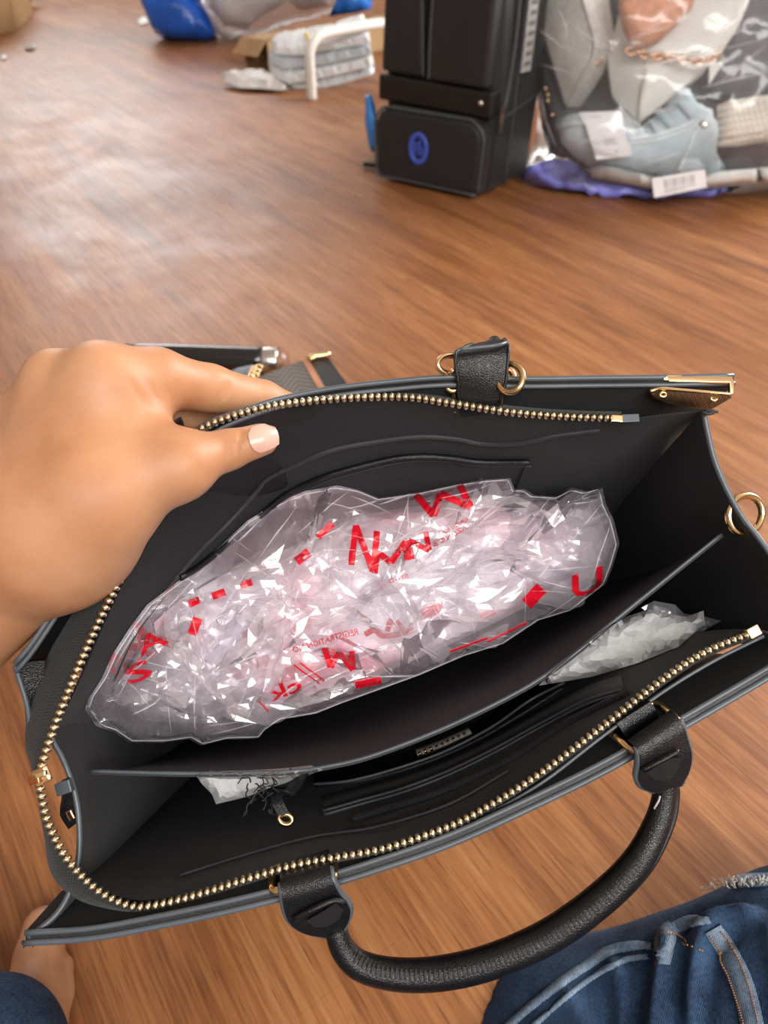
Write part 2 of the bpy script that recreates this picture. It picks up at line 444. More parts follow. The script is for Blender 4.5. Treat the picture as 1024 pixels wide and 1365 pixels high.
M['skin'] = skin()
M['nail'] = plain('fingernail', (.72, .42, .34), .25, var=.06, vscale=60, bump=.05, coat=.2)
M['crease'] = plain('skin_crease', (.36, .14, .065), .6)
def denim(name, dark, light, rotz=.6):
    t = NT(name); v = t.coord('Object'); w = t.wave(t.coord('Object', rot=(.2, .3, rotz)), 330, .6, 2, 3.0); big = t.noise(v, 11, 4, .65); sp = t.noise(v, 520, 3, .7)
    a = t.math('ADD', t.math('MULTIPLY', big, .75), t.math('ADD', t.math('MULTIPLY', w, .10), t.math('MULTIPLY', sp, .34)))
    t.set(color=t.ramp(a, [(.44, dark), (.60, tuple((d + l) / 2.4 for d, l in zip(dark, light))), (.78, light)]), rough=.85, sheen=.03, spec=.15)
    t.bump(t.math('ADD', w, sp), .45, .0006); return t.m
M['denim'] = denim('dark_blue_denim', (.0035, .009, .026), (.075, .145, .27))
M['denim_worn'] = denim('worn_blue_denim_seam', (.035, .075, .14), (.36, .46, .58))
M['denim_light'] = denim('light_wash_denim', (.42, .56, .64), (.80, .90, .94))
M['orange_thread'] = plain('orange_topstitch', (.48, .21, .08), .7)
def film(name, tint=(1, 1, 1), haze=.25, haze_col=(.8, .82, .88), gloss=.16, rough=.08, fres=.8, bumps=((25, .5, .004), (90, .35, .0015))):
    """thin plastic film: lets light through, scatters a little, glints"""
    t = NT(name); v = t.coord('Object')
    for sc, st, di in bumps:
        t.bump(t.voro(v, sc, 'DISTANCE_TO_EDGE') if sc < 60 else t.noise(v, sc, 3), st, di)
    nrm = t.b.inputs['Normal'].links[0].from_socket
    tr = t.node('ShaderNodeBsdfTransparent'); tr.inputs[0].default_value = (*tint, 1)
    df = t.node('ShaderNodeBsdfDiffuse'); df.inputs[0].default_value = (*haze_col, 1); tl = t.node('ShaderNodeBsdfTranslucent'); tl.inputs[0].default_value = (*haze_col, 1)
    gl = t.node('ShaderNodeBsdfGlossy'); gl.inputs['Roughness'].default_value = rough; gl.inputs['Color'].default_value = (1, 1, 1, 1)
    for x in (df, tl, gl): t.L(nrm, x.inputs['Normal'])
    m1 = t.node('ShaderNodeMixShader'); m1.inputs[0].default_value = .4; t.L(df.outputs[0], m1.inputs[1]); t.L(tl.outputs[0], m1.inputs[2])
    m2 = t.node('ShaderNodeMixShader'); m2.inputs[0].default_value = haze; t.L(tr.outputs[0], m2.inputs[1]); t.L(m1.outputs[0], m2.inputs[2])
    fr = t.node('ShaderNodeFresnel'); fr.inputs[0].default_value = 1.5; t.L(nrm, fr.inputs['Normal'])
    fac = t.math('MINIMUM', t.math('MULTIPLY_ADD', fr.outputs[0], fres, gloss * .35), .75)
    m3 = t.node('ShaderNodeMixShader'); t.L(fac, m3.inputs[0]); t.L(m2.outputs[0], m3.inputs[1]); t.L(gl.outputs[0], m3.inputs[2])
    t.L(m3.outputs[0], t.out.inputs['Surface']); t.n.remove(t.b); return t.m
# ------------------------------------------------------------------ floor: sub-floor slab and laid planks
GA = math.atan2(1.325, -0.912)                        # direction of the grain on the floor
gx, gy = Vector((math.cos(GA), math.sin(GA), 0)), Vector((-math.sin(GA), math.cos(GA), 0))
def floor():
    bm = bmesh.new()
    for x, y in ((-4.2, -1.8), (4.6, -1.8), (4.6, 6.6), (-4.2, 6.6)): bm.verts.new((x, y, -.006))
    bm.verts.ensure_lookup_table(); f = bm.faces.new(bm.verts)
    r = bmesh.ops.extrude_face_region(bm, geom=[f]); bmesh.ops.translate(bm, verts=[v for v in r['geom'] if isinstance(v, bmesh.types.BMVert)], vec=(0, 0, -.05))
    fl = bobj('floor', bm, M['joint']); tag(fl, 'warm brown wood-look laminate floor', kind='structure')
    PL, PW = 1.22, 0.196
    bm = bmesh.new(); bmesh.ops.create_cube(bm, size=1); bmesh.ops.scale(bm, vec=(PL - .00008, PW - .00008, .006), verts=bm.verts)
    bmesh.ops.translate(bm, vec=(0, 0, -.003), verts=bm.verts)
    bmesh.ops.bevel(bm, geom=[e for e in bm.edges if e.calc_length() > .1], offset=.00012, segments=1, affect='EDGES')
    me = bpy.data.meshes.new('plank'); bm.to_mesh(me); bm.free(); me.materials.append(M['wood'])
    r = random.Random(3); n = 0
    for j in range(-26, 40):
        sh = (j * 0.37 % 1.0) * PL
        for i in range(-7, 8):
            c = gx * (i * PL + sh) + gy * (j * PW + .06)
            # the stretch of floor the photograph and its neighbourhood can show
            if not (-0.55 - PL * .3 < c.y < 5.9 and abs(c.x - .0) < 1.0 + .62 * max(c.y, 0)): continue
            o = bpy.data.objects.new('plank', me); link(o); o.parent = fl; o.location = c; o.rotation_euler = (0, 0, GA); n += 1
    print('planks', n)
floor()

# plain room around it (out of frame): walls and ceiling that the window light bounces from
def shell():
    W = plain('painted_wall', (.46, .41, .36), .85, var=.05, vscale=3, bump=.1, bscale=120); CE = plain('painted_ceiling', (.78, .78, .76), .9, var=.04, vscale=2, bump=.1, bscale=120)
    for n, lo, hi, m in (('wall_back', (-4.3, 6.6, -.06), (4.7, 6.7, 2.7), W), ('wall_front', (-4.3, -1.9, -.06), (4.7, -1.8, 2.7), W), ('wall_left', (-4.3, -1.8, -.06), (-4.2, 6.6, 2.7), W), ('wall_right', (4.6, -1.8, -.06), (4.7, 6.6, 2.7), W), ('ceiling', (-4.3, -1.9, 2.7), (4.7, 6.7, 2.8), CE)):
        g = Geo(); c = [(a + b) / 2 for a, b in zip(lo, hi)]; d = [(b - a) / 2 for a, b in zip(lo, hi)]
        g.box(c, (d[0], 0, 0), (0, d[1], 0), (0, 0, d[2])); tag(g.make(n, m, None, False), kind='structure')
shell()
# ------------------------------------------------------------------ the open handbag
FLc, FRc, BRc, BLc = PT(38, 1252), PT(1078, 868), PT(980, 503), PT(20, 888)
HB = thing('handbag', (FLc + BAGD * .262).to_tuple()[:2] + (0.0,), 'open black leather handbag with gold zip, held open on the floor', 'handbag')
HBH = .262
def along(a, b, s): return a.lerp(b, s)
# bottom rectangle
def vpt(u, v, t): return along(along(FLc, FRc, u), along(BLc, BRc, u), v) + BAGD * t
BF = [vpt(.02, .13, HBH), vpt(.98, .13, HBH)]; BB = [vpt(.02, .66, HBH), vpt(.98, .66, HBH)]
DV = [vpt(.02, .40, HBH - .004), vpt(.98, .40, HBH - .004)]
def loft(top, bot, m, bulge=0.0, bdir=None, power=1.0, wig=None):
    top, bot = np.asarray(top), np.asarray(bot); s = np.linspace(0, 1, m)
    G = top[:, None] * (1 - s[None, :, None]) + bot[:, None] * s[None, :, None]
    if bulge: G = G + (np.sin(np.pi * s) ** power * bulge)[None, :, None] * np.array(tuple(bdir))[None, None]
    if wig is not None: G = G + wig(np.linspace(0, 1, len(top))[:, None] + 0 * s[None], s[None] + 0 * top[:, :1, ])[..., None] * np.array(tuple(bdir))[None, None]
    return G
OUTB = (BLc - FLc).normalized()                       # towards the back of the bag
OUTL = (FLc - FRc).normalized()
N = 90
# outer leather panels
rim_f = spline([PT(34, 1253), PT(120, 1247), PT(200, 1233), PT(300, 1212), PT(400, 1187), PT(500, 1157), PT(600, 1122), PT(700, 1077), PT(800, 1028), PT(900, 972), PT(1000, 914), PT(1080, 866)], N)
rim_b = spline([PT(978, 504, .001), PT(890, 506), PT(790, 507), PT(700, 508), PT(600, 506), PT(520, 512), PT(450, 520), PT(390, 531), PT(340, 545, -.001), PT(280, 572), PT(215, 622), PT(150, 700), PT(90, 790), PT(45, 858), PT(20, 888)], N)
bot_f = spline([BF[0] - OUTB * .004, BF[1] - OUTB * .004], N); bot_b = spline([BB[1] + OUTB * .006, BB[0] + OUTB * .006], N)
front_panel = sheet('front_panel', loft(rim_f, bot_f, 14, .012, -OUTB), .0026, M['leather_smooth'], HB, flip=-1)
back_panel = sheet('back_panel', loft(rim_b, bot_b, 14, .006, OUTB), .0026, M['leather_smooth'], HB, flip=-1)
# bottom board
gb = np.stack([spline([BF[0] - OUTB * .004, BF[1] - OUTB * .004], 12), spline([BB[0] + OUTB * .006, BB[1] + OUTB * .006], 12)], 1)
sheet('base', gb, .003, M['leather_smooth'], HB)
# painted edges: two bound layers along each rim
def rimtube(name, C, off, r=.0013, mat='edge', t=0.0):
    C2 = np.asarray(C) + np.array(tuple(off))[None] + np.array(tuple(BAGD)) * t
    return tube(name, C2, r, M[mat], HB, segs=8)
rimtube('rim_edge', rim_f, -OUTB * .0012, .0015); rimtube('rim_edge', rim_f, OUTB * .0030, .0013)
rimtube('rim_edge', rim_b, OUTB * .0012, .0014); rimtube('rim_edge', rim_b, -OUTB * .0028, .0012)
# inner facing of suede between rim and zip
sheet('front_facing', loft(rim_f + np.array(tuple(OUTB)) * .0035, np.asarray(bot_f) * .14 + rim_f * .86 + np.array(tuple(OUTB)) * .007, 6), .0008, M['suede'], HB)
sheet('back_facing', loft((rim_b - np.array(tuple(OUTB)) * .0030)[:50], (np.asarray(bot_b) * .14 + rim_b * .86 - np.array(tuple(OUTB)) * .0012)[:50], 6), .0008, M['suede'], HB)

# zip: one long row of teeth from the back right corner round the left end to the front right corner
zb_px = [(826, 558, .006), (760, 556, .005), (680, 550, .003), (600, 538, .001), (540, 530, 0), (450, 532, -.001), (370, 541, -.002), (310, 556, -.003), (262, 577, -.003), (222, 620, -.004), (190, 690, -.004)]
zl_px = [(163, 766, -.004), (132, 830, -.004), (104, 893, -.005), (79, 955, -.006), (63, 1000, -.007), (55, 1033, -.008), (57, 1062, -.007), (67, 1100, -.005), (92, 1146, -.003), (130, 1185, 0), (172, 1206, .002)]
zf_px = [(205, 1206, .003), (260, 1193, .003), (330, 1171, .002), (400, 1151, .001), (500, 1133, 0), (560, 1115, 0), (620, 1091, 0), (700, 1044, 0), (760, 1001, .001), (820, 955, .002), (880, 908, .003), (940, 869, .004), (1006, 842, .006)]
zall = spline([PT(*q) for q in zb_px + zl_px + zf_px], 420)
ln = np.r_[0, np.cumsum(np.linalg.norm(np.diff(zall, axis=0), axis=1))]
def find(s): return np.array([np.interp(s, ln, zall[:, k]) for k in range(3)])
g = Geo(); s = 0.0; VIEW = -np.array(tuple(P(512, 800, 1) - P(512, 800, 0))); VIEW /= np.linalg.norm(VIEW)
while s < ln[-1]:
    p = find(s); t = find(min(s + .001, ln[-1])) - find(max(s - .001, 0)); t /= np.linalg.norm(t)
    d = np.array(tuple(-BAGD)); sd = np.cross(t, d); sd /= np.linalg.norm(sd)
    g.bead(p + d * .0008, t * .00148, sd * .0022, d * .0024, 8, 6)
    s += .0034
# zip tape: a ribbon from the teeth into the bag (straight sides) or out over the open end (left loop)
bz = [PT(x + 2, y - 7, t + .016) for x, y, t in zb_px]
lz = [PT(140, 745, .014), PT(103, 800, .014), PT(66, 875, .013), PT(44, 930, .011), PT(36, 985, .006), PT(44, 1022, .004), PT(54, 1068, .005), PT(62, 1118, .008), PT(72, 1165, .009), PT(104, 1196, .010), PT(158, 1211, .011)]
fz = [PT(x, y + 6, t + .016) for x, y, t in zf_px]
# keep both curves in step: sample the outer one by control index
def stepped(pts, per=12):
    out = []; Q = arr(pts); E = np.vstack([2 * Q[0] - Q[1], Q, 2 * Q[-1] - Q[-2]])
    for i in range(1, len(E) - 2):
        p0, p1, p2, p3 = E[i - 1], E[i], E[i + 1], E[i + 2]
        for s_ in np.linspace(0, 1, per, endpoint=False):
            out.append(0.5 * ((2 * p1) + (-p0 + p2) * s_ + (2 * p0 - 5 * p1 + 4 * p2 - p3) * s_ * s_ + (-p0 + 3 * p1 - 3 * p2 + p3) * s_ ** 3))
    out.append(Q[-1]); return np.array(out)
za, zo = stepped([PT(*q) for q in zb_px + zl_px + zf_px]), stepped(bz + lz + fz)
tape = sheet('zipper_tape', loft(za, zo, 7, .0015, Vector(VIEW)), .0009, M['tape'], HB)
teeth = g.make('zipper_teeth', M['brass'], tape); tag(teeth, 'brass zip teeth', kind='stuff')
# end stops, folded tape ends
def boxat(name, c, ax, ay, az, mat, parent=HB, bevel=.0006):
    gg = Geo(); gg.box(c, ax, ay, az); o = gg.make(name, mat, parent, smooth=False)
    bm = bmesh.new(); bm.from_mesh(o.data); bmesh.ops.recalc_face_normals(bm, faces=bm.faces)
    if bevel: bmesh.ops.bevel(bm, geom=list(bm.edges), offset=bevel, segments=2, profile=.6, affect='EDGES')
    bm.to_mesh(o.data); bm.free(); return o
def seg(a, b): return np.array(tuple(b)) - np.array(tuple(a))
def barpx(name, a, b, w, th, mat, parent=HB, bevel=.0006):
    """bar between two points, w wide and th thick, its flat side to the bag's opening"""
    a, b = Vector(a), Vector(b); ax = (b - a) / 2; az = -BAGD; ay = az.cross(ax).normalized()
    az = ax.cross(ay).normalized()
    return boxat(name, (a + b) / 2, ax, ay * w / 2, az * th / 2, mat, parent, bevel)
barpx('end_stop', PT(814, 558, .003), PT(830, 559, .003), .0036, .003, M['gold'], tape)
barpx('end_stop', PT(997, 846, .003), PT(1012, 838, .003), .0052, .003, M['gold'], tape)
barpx('tape_end', PT(830, 558, .004), PT(852, 557, .004), .0040, .0012, M['edge'], tape, .0003)
# slider with pull, at the turn on the left
sl = barpx('slider', PT(51, 1024, -.010), PT(60, 1044, -.010), .0075, .0028, M['gold'], tape, .0012)
barpx('slider_plate', PT(52, 1026, -.003), PT(60, 1043, -.003), .0080, .0016, M['gold'], sl)
barpx('slider_bridge', PT(47, 1034, -.0135), PT(62, 1030, -.0135), .0026, .0022, M['gold'], sl)
barpx('pull_tab', PT(52, 1037, -.0130), PT(39, 1041, -.007), .0040, .0016, M['rose_gold'], sl)
# bright welt line under the front teeth on the right, and satin cord along the back strip
wl = spline([PT(560, 1122, .004), PT(640, 1090, .004), PT(720, 1045, .004), PT(800, 984, .004), (PT(880, 925, .004)), PT(950, 882, .004), PT(1018, 848, .006)], 50)
tube('welt', wl, .0009, M['edge'], HB, segs=6)

# lining: back wall, front wall, two gussets, floor of the bag
zin_b = stepped([PT(938, 549, .005), PT(880, 555, .008)] + [PT(x, y + 3, t + .004) for x, y, t in zb_px] + [PT(168, 768, .004), PT(139, 832, .004), PT(112, 895, .006), PT(88, 945, .009), PT(66, 980, .012)], 8)
nb = len(zin_b)
lb_bot = spline([BB[1] - OUTB * .002 - OUTL * .004, BB[0] - OUTB * .002 + OUTL * .004], nb)
rs = np.random.RandomState(5)
def lwig(u, s):
    return .0022 * np.sin(u * 21 + 3 * np.sin(s * 4)) * np.clip(s * 6, 0, 1) * (1 - s) + .0012 * np.sin(u * 47 + s * 9) * np.clip(s * 8, 0, 1) * np.exp(-s * 5)
Gb = loft(zin_b, lb_bot, 26, .002, OUTB, 1.0, lwig)
lining_back = sheet('back_lining', Gb, .001, M['lining'], HB)
zin_f = stepped([PT(92, 1180, .012), PT(128, 1185, .010), PT(170, 1198, .009), PT(205, 1199, .008)] + [PT(x, y - 3, t + .005) for x, y, t in zf_px[1:]] + [PT(1072, 862, .004)], 8)
nf = len(zin_f)
lf_bot = spline([BF[0] + OUTB * .003 + OUTL * .004, BF[1] + OUTB * .003 - OUTL * .004], nf)
Gf = loft(zin_f, lf_bot, 24, .002, -OUTB, 1.0, lambda u, s: .0020 * np.sin(u * 19 + 5 * s) * np.clip(s * 6, 0, 1) * (1 - s))
lining_front = sheet('front_lining', Gf, .001, M['lining'], HB)
# right gusset: soft edge dips inwards
gr_rim = spline([PT(938, 548, .004), PT(944, 580, .006), PT(953, 615, .008), PT(970, 655, .010), PT(990, 690, .012), PT(1010, 715, .012), PT(1035, 752, .010), PT(1060, 808, .006), PT(1078, 866, .003)], 40)
gr_bot = spline([BB[1] + OUTB * .005, BF[1] - OUTB * .003], 40)
gusset_r = sheet('side_gusset', loft(gr_rim, gr_bot, 14), .0016, M['lining'], HB)
tube('gusset_edge', gr_rim, .0015, M['edge'], gusset_r, segs=8)
gl_rim = spline([PT(62, 940, .010), PT(70, 985, .012), PT(84, 1012, .013), PT(98, 1050, .014), PT(105, 1090, .014), PT(105, 1140, .012), (PT(94, 1186, .009)), PT(74, 1220, .005), PT(38, 1250, .001)], 40)
gl_bot = spline([BB[0] + OUTB * .005, BF[0] - OUTB * .003], 40)
gusset_l = sheet('side_gusset', loft(gl_rim, gl_bot, 14), .0016, M['lining'], HB, flip=-1)
tube('gusset_edge', gl_rim, .0014, M['edge'], gusset_l, segs=8)
gbi = np.stack([spline([BF[0], BF[1]], 20), spline([BB[0], BB[1]], 20)], 1) - np.array(tuple(BAGD)) * .003
sheet('bottom_lining', gbi, .001, M['lining'], HB)
# back-left leather corner that sticks out under the forearm
cl = np.stack([spline([PT(24, 884, .001), PT(28, 905, .003), PT(36, 940, .006), PT(42, 985, .010)], 10), spline([PT(60, 880, .004), PT(58, 905, .008), PT(54, 940, .012), PT(50, 985, .014)], 10)], 1)
sheet('corner_flap', cl, .0024, M['leather'], HB)
tube('rim_edge', spline([PT(20, 888, 0), PT(26, 906, .002), PT(36, 940, .005), PT(42, 985, .009)], 16), .0013, M['edge'], HB, segs=6)

# divider board with a bound pale edge
dv_rim = spline([PT(122, 1028, .022), PT(250, 1031, .020), PT(380, 1029, .018), (PT(440, 1021, .018)), PT(500, 1006, .018), PT(600, 967, .018), PT(700, 917, .020), PT(760, 876, .021), PT(800, 843, .022), PT(900, 762, .024), PT(962, 712, .026)], 70)
dv_bot = spline([DV[0], DV[1]], 70)
divider = sheet('divider', loft(dv_rim, dv_bot, 16, .006, -OUTB), .0016, M['board'], HB)
tube('divider_edge', dv_rim, .0009, M['edge'], divider, segs=6)

# slip pocket on the back wall
bvB = bvh_of(lining_back)
pk = [(236, 768), (262, 752), (300, 722), (340, 688), (380, 656), (420, 636), (455, 624), (520, 608), (560, 604), (600, 606), (640, 611), (706, 611)]
pts = hits(bvB, [tuple(q[:2]) for q in spline([(x, y, 0) for x, y in pk], 60)], .0025)
tube('pocket_piping', pts, .0020, M['leather'], lining_back, segs=8)
pts = hits(bvB, [tuple(q[:2]) for q in spline([(x + 3, y + 9, 0) for x, y in pk], 60)], .0008)
tube('pocket_seam', pts, .0007, M['thread'], lining_back, segs=5)
pts = hits(bvB, [(704, 614), (698, 628), (690, 645), (680, 665)], .001); tube('pocket_seam', pts, .0007, M['thread'], lining_back, segs=5)
# gathered seam between the top strip and the lining
gsm = [(150, 905), (175, 850), (215, 795), (262, 738), (310, 690), (345, 650), (352, 640), (380, 625), (440, 600), (500, 588), (560, 581), (610, 584), (640, 590), (690, 590), (740, 580), (800, 572)]
pts = hits(bvB, [tuple(q[:2]) for q in spline([(x, y, 0) for x, y in gsm], 90)], .0004)
tube('gathered_seam', pts, .0016, M['lining_sheen'], lining_back, segs=6)

# zip pocket on the front wall, with its own small zip, maker's plate and leather pull
bvF = bvh_of(lining_front)
def lay(name, pts_, r, mat, parent=lining_front, lift=.001, n=50, segs=6):
    q = hits(bvF, [tuple(v[:2]) for v in spline([(x, y, 0) for x, y in pts_], n)], lift)
    return tube(name, q, r, mat, parent, segs=segs) if len(q) > 3 else None
zp = [(432, 1086), (480, 1072), (540, 1055), (600, 1032), (660, 1003), (720, 970), (780, 940), (832, 924)]
surf_strip('pocket_zip_tape', bvF, [(x, y - 10) for x, y in zp], 26, M['tape'], lining_front, lift=.0007)
M['coil'] = plain('grey_zip_coil', (.055, .056, .06), .5, bump=.4, bscale=900)
lay('pocket_zip_coil', zp, .0012, M['coil'], lift=.0018)
lay('pocket_zip_coil', [(x + 1, y + 4) for x, y in zp], .0009, M['coil'], lift=.0016)
lay('pocket_welt', [(418, 1050), (470, 1045), (540, 1026), (600, 1004), (660, 972), (710, 937), (755, 914)], .0009, M['edge'], lift=.0022)
surf_strip('pocket_trim', bvF, [(420, 1040), (480, 1032), (560, 1010), (630, 980), (690, 945), (745, 910)], 20, M['leather'], lining_front, lift=.0016)
lay('pocket_fold', [(470, 1095), (560, 1068), (620, 1045), (690, 1010), (760, 965), (840, 925)], .0022, M['lining'], lift=.0008)
lay('inner_seam', [(240, 1170), (330, 1142), (420, 1118), (500, 1106), (600, 1075), (680, 1030)], .0008, M['thread'], lift=.0012)
# ------------------------------------------------------------------ handles, rings, plates of the handbag
def tab(name, rows, parent=HB, mat='leather', thick=.0022, n=12, m=9, arch=.0):
    """leather tab lofted through rows (left point, right point)"""
    A = spline([r[0] for r in rows], n); B = spline([r[1] for r in rows], n); s = np.linspace(0, 1, m)
    G = A[:, None] * (1 - s[None, :, None]) + B[:, None] * s[None, :, None]
    G += (np.sin(np.pi * s) * arch)[None, :, None] * VIEW[None, None]
    return sheet(name, G, thick, M[mat], parent, flip=-1), A, B
handle = tube('handle', [PT(446, 1236, .006), PT(458, 1266, .008), PT(482, 1288, .010), PT(530, 1299, .012), PT(590, 1297, .013), PT(660, 1280, .013), PT(735, 1246, .012), PT(800, 1199, .011), PT(848, 1150, .010), PT(876, 1098, .009), PT(886, 1060, .008), PT(890, 1036, .006)],
              [.0050, .0064, .0070, .0073, .0074, .0074, .0074, .0072, .0068, .0060, .0050], M['leather'], HB, segs=20, n=90)
# seam ridge and stitches along the outer side of the handle
rd = [PT(452, 1252, .004), PT(462, 1282, .006), PT(490, 1307, .010), PT(540, 1317, .012), PT(600, 1315, .013), PT(668, 1297, .013), PT(744, 1262, .012), PT(812, 1214, .011), PT(866, 1158, .010), PT(895, 1100, .009), PT(902, 1060, .008), PT(900, 1045, .006)]
tube('handle_seam', rd, .0017, M['leather_smooth'], handle, segs=8, n=80)
bvH = bvh_of(handle); g = Geo()
C = spline([(q[0], q[1] - 11, 0) for q in ((470, 1284), (500, 1303), (550, 1311), (610, 1308), (670, 1290), (742, 1256), (806, 1210), (858, 1153))], 70)
for i in range(1, 69):
    p, n_ = hit(bvH, C[i][0], C[i][1], .0001)
    if p is None: continue
    t_ = Vector(hit(bvH, C[i + 1][0], C[i + 1][1])[0] or p) - p
    if t_.length < 1e-6: continue
    t_.normalize(); sd = n_.cross(t_)
    g.box(p, t_ * .0005, sd * .0022, n_ * .0004)
tag(g.make('stitching', M['thread'], handle), kind='stuff')
g = Geo(); g.tube([PT(872, 1078, -.001), PT(878, 1068, -.0015), PT(880, 1061, -.001)], .0005); g.make('thread_end', M['white_nick'], handle)

# left front tab folded over its ring
def ring(name, pts, r, mat, parent=HB, n=40): return tube(name, arr(pts + [pts[0], pts[1]])[:0] if False else spline(pts + [pts[0]], n)[:-1], r, M[mat], parent, segs=8, closed=True)
def hard_ring(name, corners, r, mat, parent=HB):
    """rounded rectangular ring"""
    Q = [Vector(c) for c in corners]; out = []
    for i in range(len(Q)):
        a, b, c = Q[i - 1], Q[i], Q[(i + 1) % len(Q)]; k = .22
        p, q = b.lerp(a, k), b.lerp(c, k)
        out += [p.lerp(b, .0), p.lerp(b, .6).lerp(q, .12), b.lerp(p.lerp(q, .5), .45), q.lerp(b, .6).lerp(p, .12), q]
    return tube(name, out, r, M[mat], parent, segs=8, closed=True)
hard_ring('ring', [PT(362, 1190, -.003), PT(448, 1171, -.003), PT(446, 1140, .010), PT(364, 1158, .010)], .0019, 'gold')
t1, A, B = tab('handle_tab', [(PT(376, 1156, .010), PT(440, 1138, .010)), (PT(375, 1176, -.004), PT(441, 1158, -.004)), (PT(376, 1190, -.007), PT(444, 1172, -.007)), (PT(380, 1212, -.004), PT(454, 1190, -.004)), (PT(388, 1228, -.001), PT(466, 1206, -.001)), (PT(408, 1240, .003), PT(464, 1224, .003)), (PT(434, 1246, .005), PT(456, 1238, .005))], n=22)
tube('tab_edge', list(arr(A)[6:]) + list(arr(B)[6:])[::-1], .0017, M['edge'], t1, segs=8, n=60)
# black sheet standing in for the shade inside the folded tab's mouth
def mouth(parent, q):
    g = Geo(); V = [tuple(PT(*v)) for v in q]; g.add(V + [tuple(Vector(v) + BAGD * .002) for v in V], [tuple(range(len(V)))] + [tuple(range(2 * len(V) - 1, len(V) - 1, -1))])
    return g.make('tab_mouth_shade', M['suede'], parent, smooth=False)
mouth(t1, [(408, 1228, -.0055), (430, 1215, -.0065), (448, 1204, -.0065), (458, 1212, -.005), (452, 1226, -.0028), (436, 1236, -.0015), (420, 1236, -.002)])
tube('tab_fold', [PT(392, 1225, -.006), PT(416, 1213, -.0085), PT(446, 1200, -.0075), PT(460, 1205, -.005)], .0014, M['leather'], t1, segs=8, n=14)
# right front tab with its ring lying over the rim
hard_ring('ring', [PT(846, 1004, -.004), PT(908, 962, -.004), PT(872, 934, .010), PT(808, 972, .010)], .0019, 'gold')
tab('ring_strap', [(PT(822, 1000, .016), PT(864, 968, .016)), (PT(815, 974, .008), PT(862, 944, .008)), (PT(820, 965, .004), PT(866, 936, .004)), (PT(828, 975, .004), PT(872, 946, .004)), (PT(834, 992, .010), PT(874, 962, .010))], n=16)
t2, A, B = tab('handle_tab', [(PT(838, 992, .004), PT(896, 952, .004)), (PT(843, 992, -.006), PT(900, 953, -.006)), (PT(850, 1002, -.009), PT(908, 964, -.009)), (PT(850, 1020, -.006), PT(914, 984, -.006)), (PT(848, 1034, -.003), PT(919, 1003, -.003)), (PT(855, 1047, .001), PT(916, 1024, .001)), (PT(872, 1053, .004), PT(906, 1044, .004))], n=22)
tube('tab_edge', list(arr(A)[6:]) + list(arr(B)[6:])[::-1], .0017, M['edge'], t2, segs=8, n=60)
mouth(t2, [(861, 1030, -.0075), (880, 1019, -.009), (898, 1010, -.009), (909, 1010, -.007), (904, 1028, -.004), (892, 1043, -.002), (874, 1040, -.003)])
tube('tab_fold', [PT(856, 1027, -.0085), PT(880, 1015, -.0105), PT(905, 1001, -.0100)], .0011, M['leather'], t2, segs=8, n=12)

# back tab, standing up over the rim, with two split rings
t3, A, B = tab('back_tab', [(PT(615, 556, .010), PT(664, 552, .010)), (PT(612, 536, .004), PT(666, 536, .004)), (PT(611, 512, -.002), PT(674, 510, -.002)), (PT(608, 490, -.006), PT(677, 482, -.006)), (PT(607, 472, -.006), PT(678, 464, -.006)), (PT(612, 467, .000), PT(676, 458, .000)), (PT(634, 458, .010), PT(672, 452, .012)), (PT(640, 470, .020), PT(676, 470, .022))], n=30, arch=.0012)
tube('tab_edge', list(arr(A)[3:24]), .0009, M['leather'], t3, segs=6); tube('tab_edge', list(arr(B)[3:24]), .0009, M['leather'], t3, segs=6)
tube('tab_fold', [PT(613, 466, -.008), PT(640, 463, -.009), PT(664, 460, -.008), PT(676, 456, -.003)], .0010, M['edge'], t3, segs=6, n=14)
tube('back_handle', [PT(656, 464, .018), PT(660, 462, .034), PT(652, 530, .085), PT(600, 610, .130), PT(480, 660, .150), PT(380, 690, .130), PT(330, 680, .105)], [.0036, .0050, .0066, .0066, .0066, .0066], M['leather'], HB, segs=14, n=60)
def oval(name, c, ax, ay, r, mat, parent=HB, n=28):
    c = np.array(tuple(c)); return tube(name, [c + np.array(tuple(ax)) * math.cos(a) + np.array(tuple(ay)) * math.sin(a) for a in np.linspace(0, 2 * math.pi, n, endpoint=False)], r, M[mat], parent, segs=8, closed=True)
def px_oval(name, cx, cy, t, rx, ry, rot, r, mat, parent=HB, tilt=0.0):
    c = PT(cx, cy, t); k = math.cos(rot), math.sin(rot)
    ax = PT(cx + rx * k[0], cy + rx * k[1], t + tilt) - c; ay = PT(cx - ry * k[1], cy + ry * k[0], t) - c
    return oval(name, c, ax, ay, r, mat, parent)
px_oval('ring', 680, 504, -.004, 17, 19, .2, .0017, 'gold', tilt=-.004)
px_oval('ring', 676, 508, .003, 9, 15, .1, .0018, 'rose_gold')
px_oval('ring', 600, 486, -.001, 16, 12, .1, .0015, 'gold', tilt=.004)
px_oval('ring', 606, 510, .003, 9, 12, .5, .0016, 'gold')
tube('ring_link', [PT(596, 502, .001), PT(604, 494, -.003), PT(612, 490, 0)], .0013, M['rose_gold'], HB, segs=6, n=10)
tube('ring_bar', [PT(607, 520, .004), PT(606, 534, .008), PT(607, 548, .012)], .0016, M['gold'], HB, segs=8, n=10)
tube('ring_bar', [PT(668, 520, .004), PT(668, 536, .008), PT(667, 545, .012)], .0012, M['gold'], HB, segs=8, n=10)
# loop and ring of the other back tab, under the hand
tab('back_tab', [(PT(215, 575, .004), PT(244, 560, .004)), (PT(222, 585, -.006), PT(247, 568, -.006)), (PT(232, 596, -.002), PT(256, 582, -.002))], n=10)
px_oval('ring', 250, 578, -.002, 9, 6, .3, .0012, 'rose_gold')

